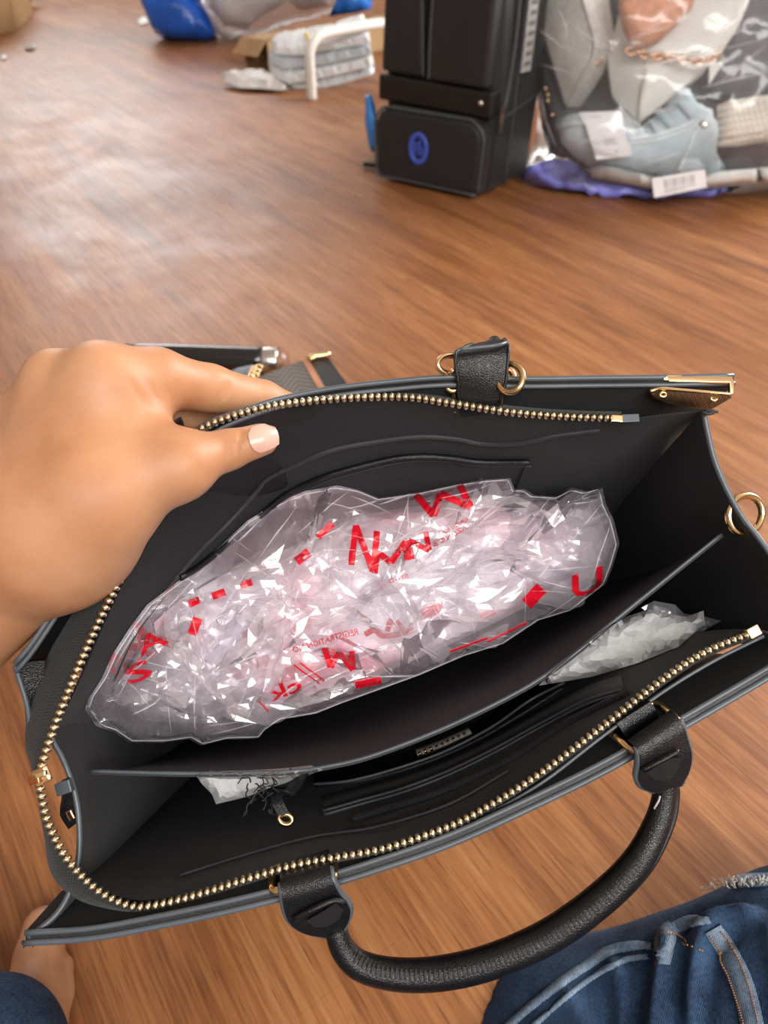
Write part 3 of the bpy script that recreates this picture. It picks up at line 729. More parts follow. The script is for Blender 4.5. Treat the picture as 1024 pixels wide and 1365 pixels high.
# gold corner guard on the back right corner
def plate(name, outline, t, th, mat, parent=HB, bevel=.0006):
    bm = bmesh.new(); V = [bm.verts.new(PT(x, y, tt)) for x, y, tt in [(q[0], q[1], q[2] if len(q) > 2 else t) for q in outline]]
    f = bm.faces.new(V); r = bmesh.ops.extrude_face_region(bm, geom=[f]); bmesh.ops.translate(bm, verts=[v for v in r['geom'] if isinstance(v, bmesh.types.BMVert)], vec=BAGD * th)
    return bobj(name, bm, mat, parent, 'auto', bevel)
pl = plate('corner_guard', [(866, 520, .003), (880, 516, .001), (974, 524, -.003), (976, 530, -.002), (950, 545, .006), (925, 543, .008), (890, 536, .007), (872, 529, .005)], 0, .0016, M['gold_knurl'])
plate('guard_lip', [(890, 501, -.002), (976, 502, -.003), (979, 508, -.004), (978, 524, -.004), (974, 525, -.004), (973, 510, -.004), (892, 508, -.002)], 0, .003, M['gold'], pl, .0004)
plate('guard_lip', [(866, 519, .002), (880, 515, .000), (974, 523, -.004), (974, 526, -.004), (880, 519, .000), (868, 523, .002)], 0, .002, M['gold'], pl, .0003)
plate('guard_lip', [(884, 506, -.001), (890, 500, -.002), (908, 500, -.002), (918, 506, -.002), (905, 509, -.002)], 0, .003, M['gold'], pl, .0004)
for cx, cy, t in ((884, 526, .002), (952, 531, .001)):
    px_oval('screw', cx, cy, t, 4, 3, 0, .0008, 'gold', pl)
# side ring on the right gusset
px_oval('side_ring', 994, 686, .018, 22, 26, .25, .0020, 'gold', tilt=.004)
# side strap with clip on the left
tab('side_strap', [(PT(82, 1040, .010), PT(92, 1036, .012)), (PT(82, 1062, .014), PT(96, 1056, .016)), (PT(80, 1082, .018), PT(100, 1080, .020)), (PT(92, 1102, .022), PT(106, 1092, .022))], n=10)
barpx('strap_loop', PT(76, 1053, .010), PT(96, 1046, .010), .006, .004, M['edge'])
barpx('strap_clip', PT(92, 1080, .018), PT(98, 1092, .018), .003, .003, M['rose_gold'])
g = Geo()
for q in ([(30, 1254), (33, 1262), (36, 1258)], [(44, 1254), (45, 1261), (47, 1256)]): g.tube([PT(x, y, .001) for x, y in q], .0008)
g.make('loose_thread', M['thread'], front_panel)
g = Geo()
for q in ([(936, 549), (944, 552), (952, 550)], [(940, 547), (950, 548), (957, 549)]): g.tube([PT(x, y, 0) for x, y in q], .0009)
g.make('loose_thread', M['thread'], back_panel)
# maker's plate (embossed marks too small to read) and the leather zip pull of the inner pocket
mp = surf_strip('maker_plate', bvF, [(556, 1006), (590, 993), (628, 976)], 11, plain('maker_plate_metal', (.55, .51, .45), .4, .4), lining_front, lift=.0028, n=10)
bvP = bvh_of(mp); g = Geo()
for k in range(9):
    x = 560 + k * 7.4; y = 1005 - k * 3.3; p, n_ = hit(bvP, x, y)
    if p is None: continue
    a = (PT(x + 7, y - 3.2, .1) - PT(x, y, .1)).normalized(); g.box(p, a * .0009, n_.cross(a) * .0013, n_ * .0005)
tag(g.make('embossed_marks', M['gold'], mp), kind='stuff')
lt, A, B = tab('zip_pull', [(PT(372, 1052, .050), PT(398, 1040, .052)), (PT(385, 1052, .048), PT(412, 1030, .050)), (PT(366, 1066, .040), PT(396, 1058, .042)), (PT(362, 1068, .036), PT(378, 1062, .036)), (PT(372, 1088, .034), PT(386, 1084, .034))], parent=lining_front, n=16, thick=.0015)
px_oval('pull_ring', 381, 1092, .034, 9, 7, .3, .0013, 'gold', lining_front)
g = Geo(); r_ = random.Random(2)
for k in range(16):
    x, y = 352 + r_.uniform(-18, 22), 1056 + r_.uniform(-14, 18); q = [PT(x, y, .045)]
    for j in range(5): x += r_.uniform(-9, 9); y = max(1037, y + r_.uniform(-9, 9)); q.append(PT(x, y, .042 + r_.uniform(-.004, .004)))
    g.tube(spline(q, 16), .0004, 4)
tag(g.make('frayed_threads', M['thread'], lining_front), kind='stuff')
# ------------------------------------------------------------------ the person: arm, foot, jeans
def C3(px, py, dep): return np.array([(px - 512.0) / F * dep, (682.5 - py) / F * dep, dep])
person = thing('person', (0, -.28, 0), 'person in blue jeans sitting on the floor, one hand holding the handbag open', 'person')
def arm():
    lo, hi, vox = (-.43, -.24, .285), (-.03, .095, .475), .0016
    X = sdf_points(lo, hi, vox)
    def J(px, py, dep, rpx): return C3(px, py, dep), rpx * dep / F
    Wr = J(72, 698, .352, 88); Wr2 = J(120, 640, .348, 60)
    D = rc(X, C3(-420, 1130, .40), Wr[0], .046, Wr[1]); lo_ = np.array(lo)
    def add(a, b, k):
        """merge a tapered limb, only where it can matter"""
        r = max(a[1], b[1]) + k + .012
        i0 = np.maximum(((np.minimum(a[0], b[0]) - r - lo_) / vox).astype(int), 0); i1 = np.minimum(((np.maximum(a[0], b[0]) + r - lo_) / vox).astype(int) + 1, D.shape)
        sl = tuple(slice(p, q) for p, q in zip(i0, i1))
        if all(q > p for p, q in zip(i0, i1)): D[sl] = smin(D[sl], rc(X[sl], a[0], b[0], a[1], b[1]), k)
    iM, mM, rM, pM = J(140, 525, .350, 50), J(82, 534, .358, 48), J(46, 568, .368, 44), J(24, 618, .378, 40)
    for q, k in ((iM, .018), (mM, .018), (rM, .016), (pM, .016)): add(Wr, q, k)
    add(iM, mM, .010); add(mM, rM, .010); add(rM, pM, .01); add(Wr2, iM, .014)
    for kx, ky, kd, kr in ((130, 492, .341, 27), (66, 496, .347, 26)):      # knuckles
        a = J(kx, ky, kd, kr); add(a, (a[0] + 1e-4, a[1]), .010)
    # thumb
    tC, tM, tI, tT = J(135, 660, .340, 62), J(236, 618, .345, 35), J(303, 600, .356, 26), J(349, 586, .361, 22)
    add(Wr, tC, .022); add(tC, tM, .018); add(tM, tI, .008); add(tI, tT, .004)
    a = J(238, 628, .341, 27); add(a, (a[0] + 1e-4, a[1]), .014)
    # web between thumb and index
    add(J(150, 590, .352, 48), J(190, 600, .358, 30), .012); add(iM, J(188, 556, .356, 32), .012); add(J(160, 600, .352, 52), tM, .014)
    # index finger, its tip behind the rim
    iA, i1, i2, i3 = J(208, 506, .362, 40), J(280, 518, .383, 31), J(350, 534, .404, 26), J(410, 556, .425, 21)
    add(iM, iA, .010); add(iA, i1, .006); add(i1, i2, .004); add(i2, i3, .004)
    # middle, ring and little finger curled behind the panel
    m1, m2, m3 = J(225, 556, .396, 27), J(310, 566, .420, 24), J(360, 590, .432, 20)
    add(mM, m1, .006); add(m1, m2, .003); add(m2, m3, .003)
    for mc, dx, dd in ((rM, 0, .012), (pM, -8, .022)):
        q1, q2, q3 = J(150 + dx, 600 + dx * -3, .408 + dd, 25), J(225 + dx, 612 - dx, .432 + dd * .6, 22), J(256 + dx, 632, .440 + dd * .5, 18)
        add(mc, q1, .006); add(q1, q2, .003); add(q2, q3, .003)
    # skin folds at the joints
    for (p, q, w, dpt) in (((291, 486), (284, 538), .0012, .0019), ((321, 572), (325, 612), .0011, .0018), ((310, 576), (315, 618), .0010, .0014), ((301, 580), (306, 622), .0010, .0010), ((300, 490), (295, 536), .0009, .0010), ((186, 512), (204, 546), .0013, .0007), ((204, 508), (216, 540), .0011, .0007), ((168, 524), (190, 560), .0016, .0007), ((222, 512), (226, 536), .0010, .0006)):
        a3, b3 = C3(*p, .352), C3(*q, .352); ax = b3 - a3; L_ = np.linalg.norm(ax); ax /= L_
        nx = np.cross(ax, np.array([0, 0, 1.0])); nx /= np.linalg.norm(nx)
        i0 = np.maximum(((np.minimum(a3, b3) - .012 - lo_) / vox).astype(int), 0); i1 = np.minimum(((np.maximum(a3, b3) + .012 - lo_) / vox).astype(int), D.shape); i0[2] = 0; i1[2] = int((.378 - lo[2]) / vox)
        sl = tuple(slice(p_, q_) for p_, q_ in zip(i0, i1)); Y = X[sl] - a3.astype(np.float32)
        u = Y @ nx.astype(np.float32); v = Y @ ax.astype(np.float32)
        D[sl] += (np.exp(-(u / w) ** 2) * np.clip(np.minimum(v, L_ - v) / (.25 * L_), 0, 1) * dpt).astype(np.float32)
    V, Q = sdf_mesh(D, lo, vox)
    o = mobj('arm', [cam2w(*v) for v in V], Q, M['skin'], person)
    md = o.modifiers.new('soften', 'SMOOTH'); md.factor = .5; md.iterations = 3
    return o
arm_o = arm()
bvA = bvh_of(arm_o)
# thumb nail: a curved plate let into the tip
def nail(parent, cx, cy, L, W, ang, lift=.0004):
    n, m = 9, 9; G = np.zeros((n, m, 3)); ca, sa = math.cos(ang), math.sin(ang)
    c, nrm = hit(bvA, cx, cy)
    for i in range(n):
        for j in range(m):
            s, w = i / (n - 1) * 2 - 1, j / (m - 1) * 2 - 1
            k = (1 - .18 * max(0, s) ** 2 * 1) * (1 if s > -.6 else 1 - .35 * (-.6 - s) / .4)
            sx = s * L / 2 * (1 - .14 * w * w * (1 if s > 0 else 1)); wy = w * W / 2 * k
            p, q = hit(bvA, cx + sx * ca - wy * sa, cy + sx * sa + wy * ca, lift)
            if p is None: p, q = c, nrm
            edge = max(abs(w), abs(s)); G[i, j] = np.array(p) + np.array(nrm) * (.0005 * (1 - w * w) - (.0006 if edge > .99 and not s > .99 else 0))
    # smooth the plate
    for _ in range(3): G[1:-1, 1:-1] = (G[:-2, 1:-1] + G[2:, 1:-1] + G[1:-1, :-2] + G[1:-1, 2:]) / 4
    o = sheet('thumb_nail', G, .0010, M['nail'], parent); tag(o, 'pale pink thumbnail'); return o
nail(arm_o, 350, 584, 37, 31, -.32)

def foot():
    lo, hi, vox = (-.34, -.42, .33), (-.14, -.22, .56), .002
    X = sdf_points(lo, hi, vox)
    def J(px, py, z, r):
        p = FLR(px, py, z); v = p - Vector((0, 0, H)); return np.array([v.x, v.y * SP + v.z * CP, v.y * CP - v.z * SP]), r
    def join(a, b, D, k):
        d = rc(X, a[0], b[0], a[1], b[1]); return d if D is None else smin(D, d, k)
    D = join(J(58, 1236, .016, .0135), J(52, 1275, .019, .0150), None, 0); D = join(J(52, 1275, .019, .0150), J(42, 1330, .024, .0165), D, .006)
    D = join(J(42, 1330, .024, .0165), J(10, 1460, .034, .030), D, .01)
    D = join(J(80, 1290, .009, .009), J(74, 1325, .012, .010), D, .003); D = join(J(74, 1325, .012, .010), J(20, 1460, .03, .026), D, .008)
    V, Q = sdf_mesh(D, lo, vox); o = mobj('foot', [cam2w(*v) for v in V], Q, M['skin'], person)
    md = o.modifiers.new('soften', 'SMOOTH'); md.iterations = 3; tag(o, 'bare toes on the floor beside the handbag'); return o
foot()

def to_px(V):
    x, y, z = V[:, 0], V[:, 1], V[:, 2] - H; dep = np.maximum(y * CP - z * SP, .05); up = y * SP + z * CP
    return np.stack([512 + F * x / dep, 682.5 - F * up / dep], 1)
def jeans():
    lo, hi, vox = (-.50, -.48, .0), (.50, .26, .26), .0036
    X = sdf_points(lo, hi, vox); lo_ = np.array(lo); D = np.full(X.shape[:3], 1.0, np.float32)
    def W(v): return np.array(tuple(v))
    def add(a, b, ra, rb, k):
        r = max(ra, rb) + k + .02; a, b = W(a), W(b)
        i0 = np.maximum(((np.minimum(a, b) - r - lo_) / vox).astype(int), 0); i1 = np.minimum(((np.maximum(a, b) + r - lo_) / vox).astype(int) + 1, D.shape)
        sl = tuple(slice(p, q) for p, q in zip(i0, i1)); D[sl] = smin(D[sl], rc(X[sl], a, b, ra, rb), k)
    pel = W((0.0, -.36, .115)); kneeR = W(P(1085, 1335, .465)); midR = W(P(775, 1455, .50)); hipR = W((.10, -.34, .11))
    add(pel - [.09, 0, 0], pel + [.09, 0, 0], .115, .115, .001); add(hipR, midR, .098, .082, .04); add(midR, kneeR, .082, .072, .03)
    add(kneeR, (.36, -.18, .07), .070, .062, .02); add((.36, -.18, .07), (.10, -.20, .055), .062, .05, .02)
    kneeL = W((-.40, -.01, .085)); hipL = W((-.10, -.34, .11)); shinL = W(FLR(-40, 1446, .055))
    add(hipL, kneeL, .098, .068, .03); add(kneeL, shinL, .066, .050, .02); add(shinL, (-.12, -.10, .05), .050, .052, .02)
    V, Q = sdf_mesh(D, lo, vox)
    me = bpy.data.meshes.new('tmp'); me.from_pydata([tuple(v) for v in V], [], Q); me.update(); Nn = np.zeros(len(V) * 3); me.vertex_normals.foreach_get('vector', Nn); Nn = Nn.reshape(-1, 3); bpy.data.meshes.remove(me)
    # cloth folds: valleys and rolls along curves
    px = to_px(V); disp = .0016 * np.sin(60 * (V[:, 0] + V[:, 1] * 1.3) + 4 * np.sin(20 * V[:, 0]))
    near = (px[:, 0] > 560) & (px[:, 1] > 1100) & (px[:, 0] < 1200) & (px[:, 1] < 1600) & (V[:, 2] > .03)
    for pts, w, dp in (([(893, 1262), (884, 1300), (874, 1350), (868, 1420)], 11, -.011), ([(862, 1268), (852, 1310), (840, 1380)], 14, .005), ([(908, 1262), (902, 1300), (905, 1350), (920, 1420)], 13, .006),
                       ([(1000, 1215), (975, 1222), (945, 1250), (925, 1300), (918, 1370)], 12, -.008), ([(985, 1240), (955, 1275), (940, 1330), (938, 1400)], 12, .004), ([(905, 1238), (935, 1225), (965, 1212), (1000, 1205), (1030, 1205)], 11, .006), ([(930, 1238), (960, 1232), (1000, 1226)], 9, -.005),
                       ([(756, 1325), (772, 1355), (780, 1400)], 10, -.004), ([(735, 1345), (745, 1380)], 9, .003), ([(790, 1300), (806, 1335), (812, 1390)], 12, .004), ([(820, 1290), (830, 1330), (830, 1400)], 10, -.0045), ([(1030, 1250), (1040, 1300), (1050, 1380)], 14, -.006)):
        S = spline([(x, y, 0) for x, y in pts], 30)[:, :2]; idx = np.where(near)[0]; d = np.min(np.linalg.norm(px[idx][:, None] - S[None], axis=2), 1); disp[idx] += dp * np.exp(-(d / w) ** 2)
    V = V + Nn * disp[:, None]; V[:, 2] = np.maximum(V[:, 2], .001)
    o = mobj('jeans', V, Q, M['denim'], person); md = o.modifiers.new('soften', 'SMOOTH'); md.iterations = 2
    tag(o, 'dark blue denim jeans with pale worn seams'); return o
jeans_o = jeans()
bvJ = bvh_of(jeans_o)
def seam(pts, w, name='seam', mat='denim_worn', lift=.0022, n=50):
    o = surf_strip(name, bvJ, pts, w, M[mat], jeans_o, lift=lift, n=n, back=.004); return o
def stitches(pts, name='topstitch', mat='orange_thread', n=40, lift=.0030, r=.0005):
    C = spline([(x, y, 0) for x, y in pts], n * 2); g = Geo()
    for i in range(0, len(C) - 1, 2):
        a, _ = hit(bvJ, C[i][0], C[i][1], lift); b, _ = hit(bvJ, C[i + 1][0], C[i + 1][1], lift)
        if a is None or b is None or (a - b).length > .02: continue
        g.tube([a, (a + b) / 2 , b], r, 5)
    if g.V: tag(g.make(name, M[mat], jeans_o), kind='stuff')
seam([(672, 1376), (700, 1350), (740, 1318), (780, 1290), (812, 1270), (846, 1262), (872, 1262)], [8, 8, 9, 10, 10, 10, 8])
seam([(690, 1388), (722, 1360), (762, 1325), (800, 1298), (835, 1281), (866, 1276)], 5)
seam([(884, 1286), (886, 1262), (890, 1246), (898, 1238)], [12, 18, 22, 18]); seam([(898, 1240), (920, 1230), (948, 1226)], [16, 14, 8])
seam([(950, 1238), (968, 1265), (985, 1300), (998, 1340), (1006, 1380)], [24, 27, 30, 30, 30])
stitches([(886, 1246), (902, 1252), (920, 1262), (934, 1268)], n=14); stitches([(960, 1240), (980, 1266), (996, 1302), (1008, 1345), (1014, 1372)]); stitches([(944, 1248), (962, 1276), (976, 1312), (988, 1350), (994, 1372)])
seam([(930, 1190), (960, 1180), (995, 1176), (1030, 1174)], [8, 12, 14, 14], 'frayed_hem')
g = Geo(); r_ = random.Random(4)
for k in range(90):
    x = 928 + r_.random() * 100; y = 1184 - (x - 928) * .09 + r_.uniform(-4, 5); a, n_ = hit(bvJ, x, y + 6, .003)
    if a is None: continue
    b = a + Vector((r_.uniform(-.003, .003), r_.uniform(.0, .004), r_.uniform(0, .003))); g.tube([a, (a + b) / 2 + n_ * .0008, b], .00035, 4)
tag(g.make('fray', plain('frayed_cotton', (.55, .53, .48), .8), jeans_o), kind='stuff')
# ------------------------------------------------------------------ what lies inside the handbag
bvI = bvh_of(lining_back, divider, gusset_l, gusset_r, lining_front)
def t_of(px, py, bvh):
    p, n_ = hit(bvh, px, py)
    if p is None: return .2
    v = p - Vector((0, 0, H)); dep = v.y * CP - v.z * SP
    return dep * (1 - BAGK * (682.5 - py) / F) - BAGC
def in_bag(tmid, gap=.004):
    def place(px, py, h): return PT(px, py, min(tmid - h, t_of(px, py, bvI) - gap))
    return place
def crumple(seed, n, amp, fine, lo=None, hi=None, ang=-.38, wl=(55, 150), small=(16, 40)):
    """continuous creased film: folded (triangle-wave) sheets at several bearings, in photograph pixels -> metres"""
    r = np.random.RandomState(seed)
    def bank(k, w0, w1, spread):
        return [(r.uniform(w0, w1), ang + math.pi / 2 + r.normal(0, spread), r.uniform(0, 1), r.uniform(.5, 1), r.uniform(.006, .02), r.uniform(0, 6.3), r.uniform(-.5, .5)) for _ in range(k)]
    A, B = bank(n, *wl, .75), bank(n + 2, *small, .9)
    tri = lambda x: 4 * np.abs(x - np.floor(x + .5)) - 1
    def one(X, b):
        w, a, ph, am, q, p2, sk = b; u = (X[:, 0] * math.cos(a) + X[:, 1] * math.sin(a)) / w; v = -X[:, 0] * math.sin(a) + X[:, 1] * math.cos(a)
        env = .45 + .55 * np.sin(q * v + p2) * np.sin(.7 * q * X[:, 0] - p2)
        return am * w * env * tri(u + ph + .35 * np.sin(q * 1.3 * v + p2))
    def f(X):
        return amp * sum(one(X, b) for b in A) / 90 / math.sqrt(len(A)) + fine * sum(one(X, b) for b in B) / 26 / math.sqrt(len(B))
    return f
pb_out = [(113, 945), (118, 930), (135, 905), (150, 872), (172, 838), (196, 806), (228, 782), (262, 757), (300, 722), (330, 694), (366, 672), (405, 655), (450, 647), (478, 653), (505, 664), (560, 656), (610, 645), (650, 639), (680, 637), (686, 652), (700, 652), (712, 660), (745, 662), (760, 650), (785, 655), (803, 650), (808, 672), (818, 692), (826, 724), (818, 752), (808, 778), (790, 792), (765, 812), (720, 826), (672, 858), (620, 874), (560, 900), (505, 920), (455, 938), (420, 952), (372, 960), (350, 975), (342, 985), (300, 986), (268, 994), (252, 985), (215, 990), (172, 990), (150, 975), (128, 968)]
pb = thing('plastic_bag', PT(470, 820, .20), 'crumpled clear plastic bag with red lettering inside the handbag', 'plastic bag')
M['film_bag'] = film('clear_crumpled_film', (.98, .97, .99), .25, (1.0, .92, .97), .30, .06, .5, bumps=((26, .12, .003), (120, .10, .0010)))
def inner_mat():
    t = NT('pink_white_inner_film'); v = t.coord('Object'); n = t.noise(v, 13, 3, .6); n2 = t.noise(v, 60, 4, .7, 1.0)
    c = t.ramp(n, [(.34, (.97, .95, 1.0)), (.47, (.98, .80, .88)), (.60, (.96, .42, .52))]); c = t.mix(t.ramp(n2, [(.5, (0, 0, 0)), (.75, (.5, .5, .5))]), c, (.95, .93, .96))
    t.set(color=c, rough=.28, spec=.6, sss=.0, alpha=1.0); t.bump(n2, .15, .0015); return t.m
M['film_inner'] = inner_mat()
M['red'] = plain('red_print', (.62, .006, .022), .3, var=.15, bump=.1); M['red_faint'] = plain('faint_red_print', (.72, .14, .19), .35, var=.2)
film_o = pillow('film', pb_out, in_bag(.088), .036, .10, M['film_bag'], pb, spacing=6.5, seed=4, smooth=False, round_px=80, wrinkle=crumple(11, 7, .0090, .0030, small=(18, 44)))
inn = [(205, 830), (240, 800), (300, 765), (350, 745), (420, 715), (470, 690), (520, 680), (580, 672), (650, 662), (720, 680), (760, 690), (775, 730), (760, 770), (700, 810), (620, 850), (540, 885), (470, 915), (410, 940), (360, 945), (300, 930), (250, 915), (215, 890)]
inner_o = pillow('inner_layers', inn, in_bag(.092, .006), .030, .09, M['film_inner'], pb, spacing=7, seed=9, smooth=False, round_px=60, wrinkle=crumple(31, 8, .0120, .0040, small=(20, 50)))
inn2 = [(150, 925), (190, 860), (240, 815), (300, 790), (360, 800), (420, 850), (400, 900), (350, 940), (270, 965), (190, 960)]
M['film_mid'] = film('hazy_inner_film', (.95, .94, .98), .40, (.95, .93, 1.0), .25, .08, bumps=((35, .12, .003), (160, .12, .0010)))
pillow('inner_layers', inn2, in_bag(.086, .006), .026, .05, M['film_mid'], pb, spacing=8, seed=19, round_px=50, wrinkle=crumple(51, 6, .006, .002))
inn3 = [(640, 690), (680, 660), (740, 672), (790, 664), (812, 720), (800, 765), (760, 795), (700, 800), (660, 760)]
pillow('inner_layers', inn3, in_bag(.086, .006), .026, .05, M['film_mid'], pb, spacing=9, seed=29, round_px=50, wrinkle=crumple(61, 6, .006, .002))
bvPl = bvh_of(film_o); bvIn = bvh_of(inner_o)
# pleats: fold ridges and outline in whitish colour, drawing in the crease highlights
def crease_highlight_mat():
    t = NT('film_ridge_highlight'); t.set(color=(.95, .94, 1.0), rough=.18, spec=.8, alpha=.30); return t.m
def pleats(seed, n, bvh, box, name, lens=(25, 110), r0=(.00022, .0006)):
    r = random.Random(seed); g = Geo(); k = 0
    while k < n:
        k += 1; x, y = r.uniform(box[0], box[2]), r.uniform(box[1], box[3])
        if not inside(pb_out, np.array([[x, y]]))[0]: continue
        a = -.42 + r.gauss(0, .7); L_ = r.uniform(*lens); bend = r.uniform(-.012, .012); pts = []
        for j in range(10):
            p, q = hit(bvh, x, y, .0003)
            if p is None or (pts and (p - pts[-1]).length > .02): break
            pts.append(p); x += math.cos(a) * L_ / 9; y += math.sin(a) * L_ / 9; a += bend * L_ / 40 + r.gauss(0, .04)
        if len(pts) > 4:
            rr = r.uniform(*r0); V, F_, _ = tube_geo(spline(pts, 16), [rr * .2, rr, rr * 1.2, rr * .7, rr * .1], 5); g.add(V, F_)
    o = g.make(name, M['crease_highlight'], pb); tag(o, kind='stuff'); return o
M['crease_highlight'] = crease_highlight_mat()
pleats(3, 200, bvPl, (120, 640, 825, 990), 'film_pleat_highlights', (30, 130), (.00015, .00045)); pleats(8, 80, bvIn, (220, 680, 780, 940), 'inner_pleat_highlights', (40, 140), (.0002, .0006))
def folds_of_film(seed, n, bvh):
    """loose folds: strips of the same film standing a little off the surface along one edge"""
    r = random.Random(seed); g = Geo(); k = 0
    while k < n:
        x, y = r.uniform(130, 800), r.uniform(650, 975)
        if not inside(pb_out, np.array([[x, y]]))[0]: continue
        k += 1; a = -.42 + r.gauss(0, .6); L_ = r.uniform(50, 170); wpx = r.uniform(10, 34) * r.choice((-1, 1)); lift = r.uniform(.002, .006); rows = []; bend = r.gauss(0, .05)
        for j in range(9):
            e = math.sin(math.pi * (j + .3) / 8.6) ; row = []
            for m in range(4):
                q = wpx * e * m / 3; p, nn = hit(bvh, x - math.sin(a) * q, y + math.cos(a) * q)
                if p is None: row = None; break
                row.append(p + nn * (.0004 + lift * e * (m / 3) ** 1.6 + r.uniform(-.0006, .0006)))
            if row is None: break
            rows.append(row); x += math.cos(a) * L_ / 8; y += math.sin(a) * L_ / 8; a += bend
        if len(rows) < 5 or max((rows[i][m] - rows[i + 1][m]).length for i in range(len(rows) - 1) for m in range(4)) > .022: continue
        V = [p for row in rows for p in row]; F_ = []
        for i in range(len(rows) - 1):
            for m in range(3): q = i * 4 + m; F_ += [(q, q + 1, q + 5), (q, q + 5, q + 4)]
        g.add(V, F_)
    return tag(g.make('film_folds', M['film_bag'], pb, smooth=False), kind='stuff')
fof = folds_of_film(17, 70, bvPl); bvPl = bvh_of(film_o, fof)
ring_ = hits(bvPl, [(470 + (x - 470) * .985, 815 + (y - 815) * .98) for x, y in densify(pb_out, 6)], .0004); tube('film_edge_highlight', [p for i, p in enumerate(ring_) if i == 0 or (p - ring_[i - 1]).length < .03], .00035, M['crease_highlight'], pb, segs=6)  # whitish line that paints a bright edge around the film
def letter(name, strokes, w, mat='red', bvh=None, lift=.0005, whole=False):
    if not whole and len(strokes) > 1:                 # separate dabs of print are separate pieces
        for st in strokes: letter(name, [st], w, mat, bvh, lift)
        return
    g = Geo()
    for st in strokes:
        ww = w
        if isinstance(st, tuple): st, ww = st
        surf_strip('', bvh or bvPl, st, ww, None, None, lift, n=max(8, len(st) * 6), geo=g, back=.0001)
    if g.V: return g.make(name, M[mat], pb, smooth=False)
letter('print', [([(702, 805), (722, 783)], 17)], 17); letter('print', [[(486, 846), (500, 840), (512, 848), (540, 843), (552, 838)], [(522, 825), (516, 842)], [(528, 828), (538, 840)]], 7, 'red', bvIn)
letter('print', [([(474, 913), (508, 906)], 9)], 9); letter('print', [([(256, 846), (264, 824)], 12), ([(252, 806), (266, 800)], 9)], 10); letter('print', [([(283, 795), (300, 789)], 10), ([(320, 781), (336, 776)], 9)], 9)
letter('print', [([(395, 748), (412, 736)], 11), ([(424, 716), (444, 698)], 8)], 9); letter('print', [([(325, 848), (345, 840)], 12), ([(340, 885), (362, 876)], 12)], 9, 'red', bvIn)
letter('print', [([(560, 820), (590, 808)], 12), ([(640, 822), (660, 814)], 9)], 9, 'red_faint', bvIn); letter('print', [([(300, 900), (330, 892)], 14), ([(365, 905), (395, 895)], 18)], 12, 'red_faint', bvIn)
letter('print', [([(392, 886), (426, 911)], 1.6), ([(400, 883), (432, 907)], 1.6), ([(345, 935), (358, 948)], 1.6)], 2); letter('print', [([(650, 855), (702, 830)], 2), ([(600, 868), (650, 850)], 2)], 2)
def printed_text(body, a, b, hpx, mirror=False, mat='red', bvh=None, name='small_print', bold=0.0, flip=False, slant=0.0):
    """small flat print along a line from pixel a to pixel b on the film"""
    cu = bpy.data.curves.new('t', 'FONT'); cu.body = body; cu.size = 1.0; cu.resolution_u = 2; cu.offset = bold; o = bpy.data.objects.new('t', cu); link(o)
    dg = bpy.context.evaluated_depsgraph_get(); me = o.evaluated_get(dg).to_mesh(); V = np.array([v.co[:2] for v in me.vertices]); T = [tuple(p.vertices) for p in me.polygons]
    o.evaluated_get(dg).to_mesh_clear(); bpy.data.objects.remove(o); bpy.data.curves.remove(cu)
    if bold:
        bm = bmesh.new(); bv = [bm.verts.new((x, y, 0)) for x, y in V]
        for f in T:
            try: bm.faces.new([bv[i] for i in f])
            except ValueError: pass
        bmesh.ops.triangulate(bm, faces=bm.faces)
        for _ in range(4):
            es = [e for e in bm.edges if e.calc_length() > .09]
            if not es: break
            bmesh.ops.subdivide_edges(bm, edges=es, cuts=1); bmesh.ops.triangulate(bm, faces=bm.faces)
        bm.verts.ensure_lookup_table(); bm.verts.index_update(); V = np.array([v.co[:2] for v in bm.verts]); T = [tuple(v.index for v in f.verts) for f in bm.faces]; bm.free()
    V[:, 0] += slant * V[:, 1]
    if flip: V[:, 1] = .7 - V[:, 1]
    V[:, 0] = (V[:, 0] - V[:, 0].min()) / (V[:, 0].max() - V[:, 0].min()); V[:, 1] /= .7
    if mirror: V[:, 0] = 1 - V[:, 0]
    a, b = np.array(a, float), np.array(b, float); d = (b - a) / np.linalg.norm(b - a); up = np.array([d[1], -d[0]])
    W = []; ok = []
    for x, y in V:
        q = a + (b - a) * x + up * hpx * y; p, n_ = hit(bvh or bvPl, q[0], q[1], .0005); ok.append(p is not None); W.append(p or Vector((0, 0, 0)))
    T = [f for f in T if all(ok[i] for i in f) and max((W[f[0]] - W[i]).length for i in f) < .02]
    return mobj(name, W, T, M[mat], pb, smooth=False)
big = dict(name='print', bold=.018)
UNIT = {'M': [((0, 0), (.08, 1)), ((.08, 1), (.5, .2)), ((.5, .2), (.92, 1)), ((.92, 1), (1, 0))], 'N': [((0, 0), (.05, 1)), ((.05, 1), (.95, 0)), ((.95, 0), (1, 1))], 'I': [((.5, 0), (.5, 1))]}
def big_letter(ch, a, b, h, w, slant=0.0, flip=False):
    a, b = np.array(a, float), np.array(b, float); d = (b - a) / np.linalg.norm(b - a); up = np.array([d[1], -d[0]])
    f = lambda q: tuple(a + (b - a) * (q[0] + slant * (q[1] - .5)) + up * h * (1 - q[1] if flip else q[1]))
    letter('print', [([f(p), ((f(p)[0] + f(q)[0]) / 2, (f(p)[1] + f(q)[1]) / 2), f(q)], w) for p, q in UNIT[ch]], w, whole=True)
big_letter('M', (568, 690), (626, 676), 32, 9, .2, True); big_letter('N', (464, 752), (494, 760), 52, 8, -.3); big_letter('M', (504, 762), (548, 745), 24, 8, .2); big_letter('N', (552, 744), (576, 732), 24, 7, .2); big_letter('M', (434, 888), (470, 892), 24, 8, .2, True)
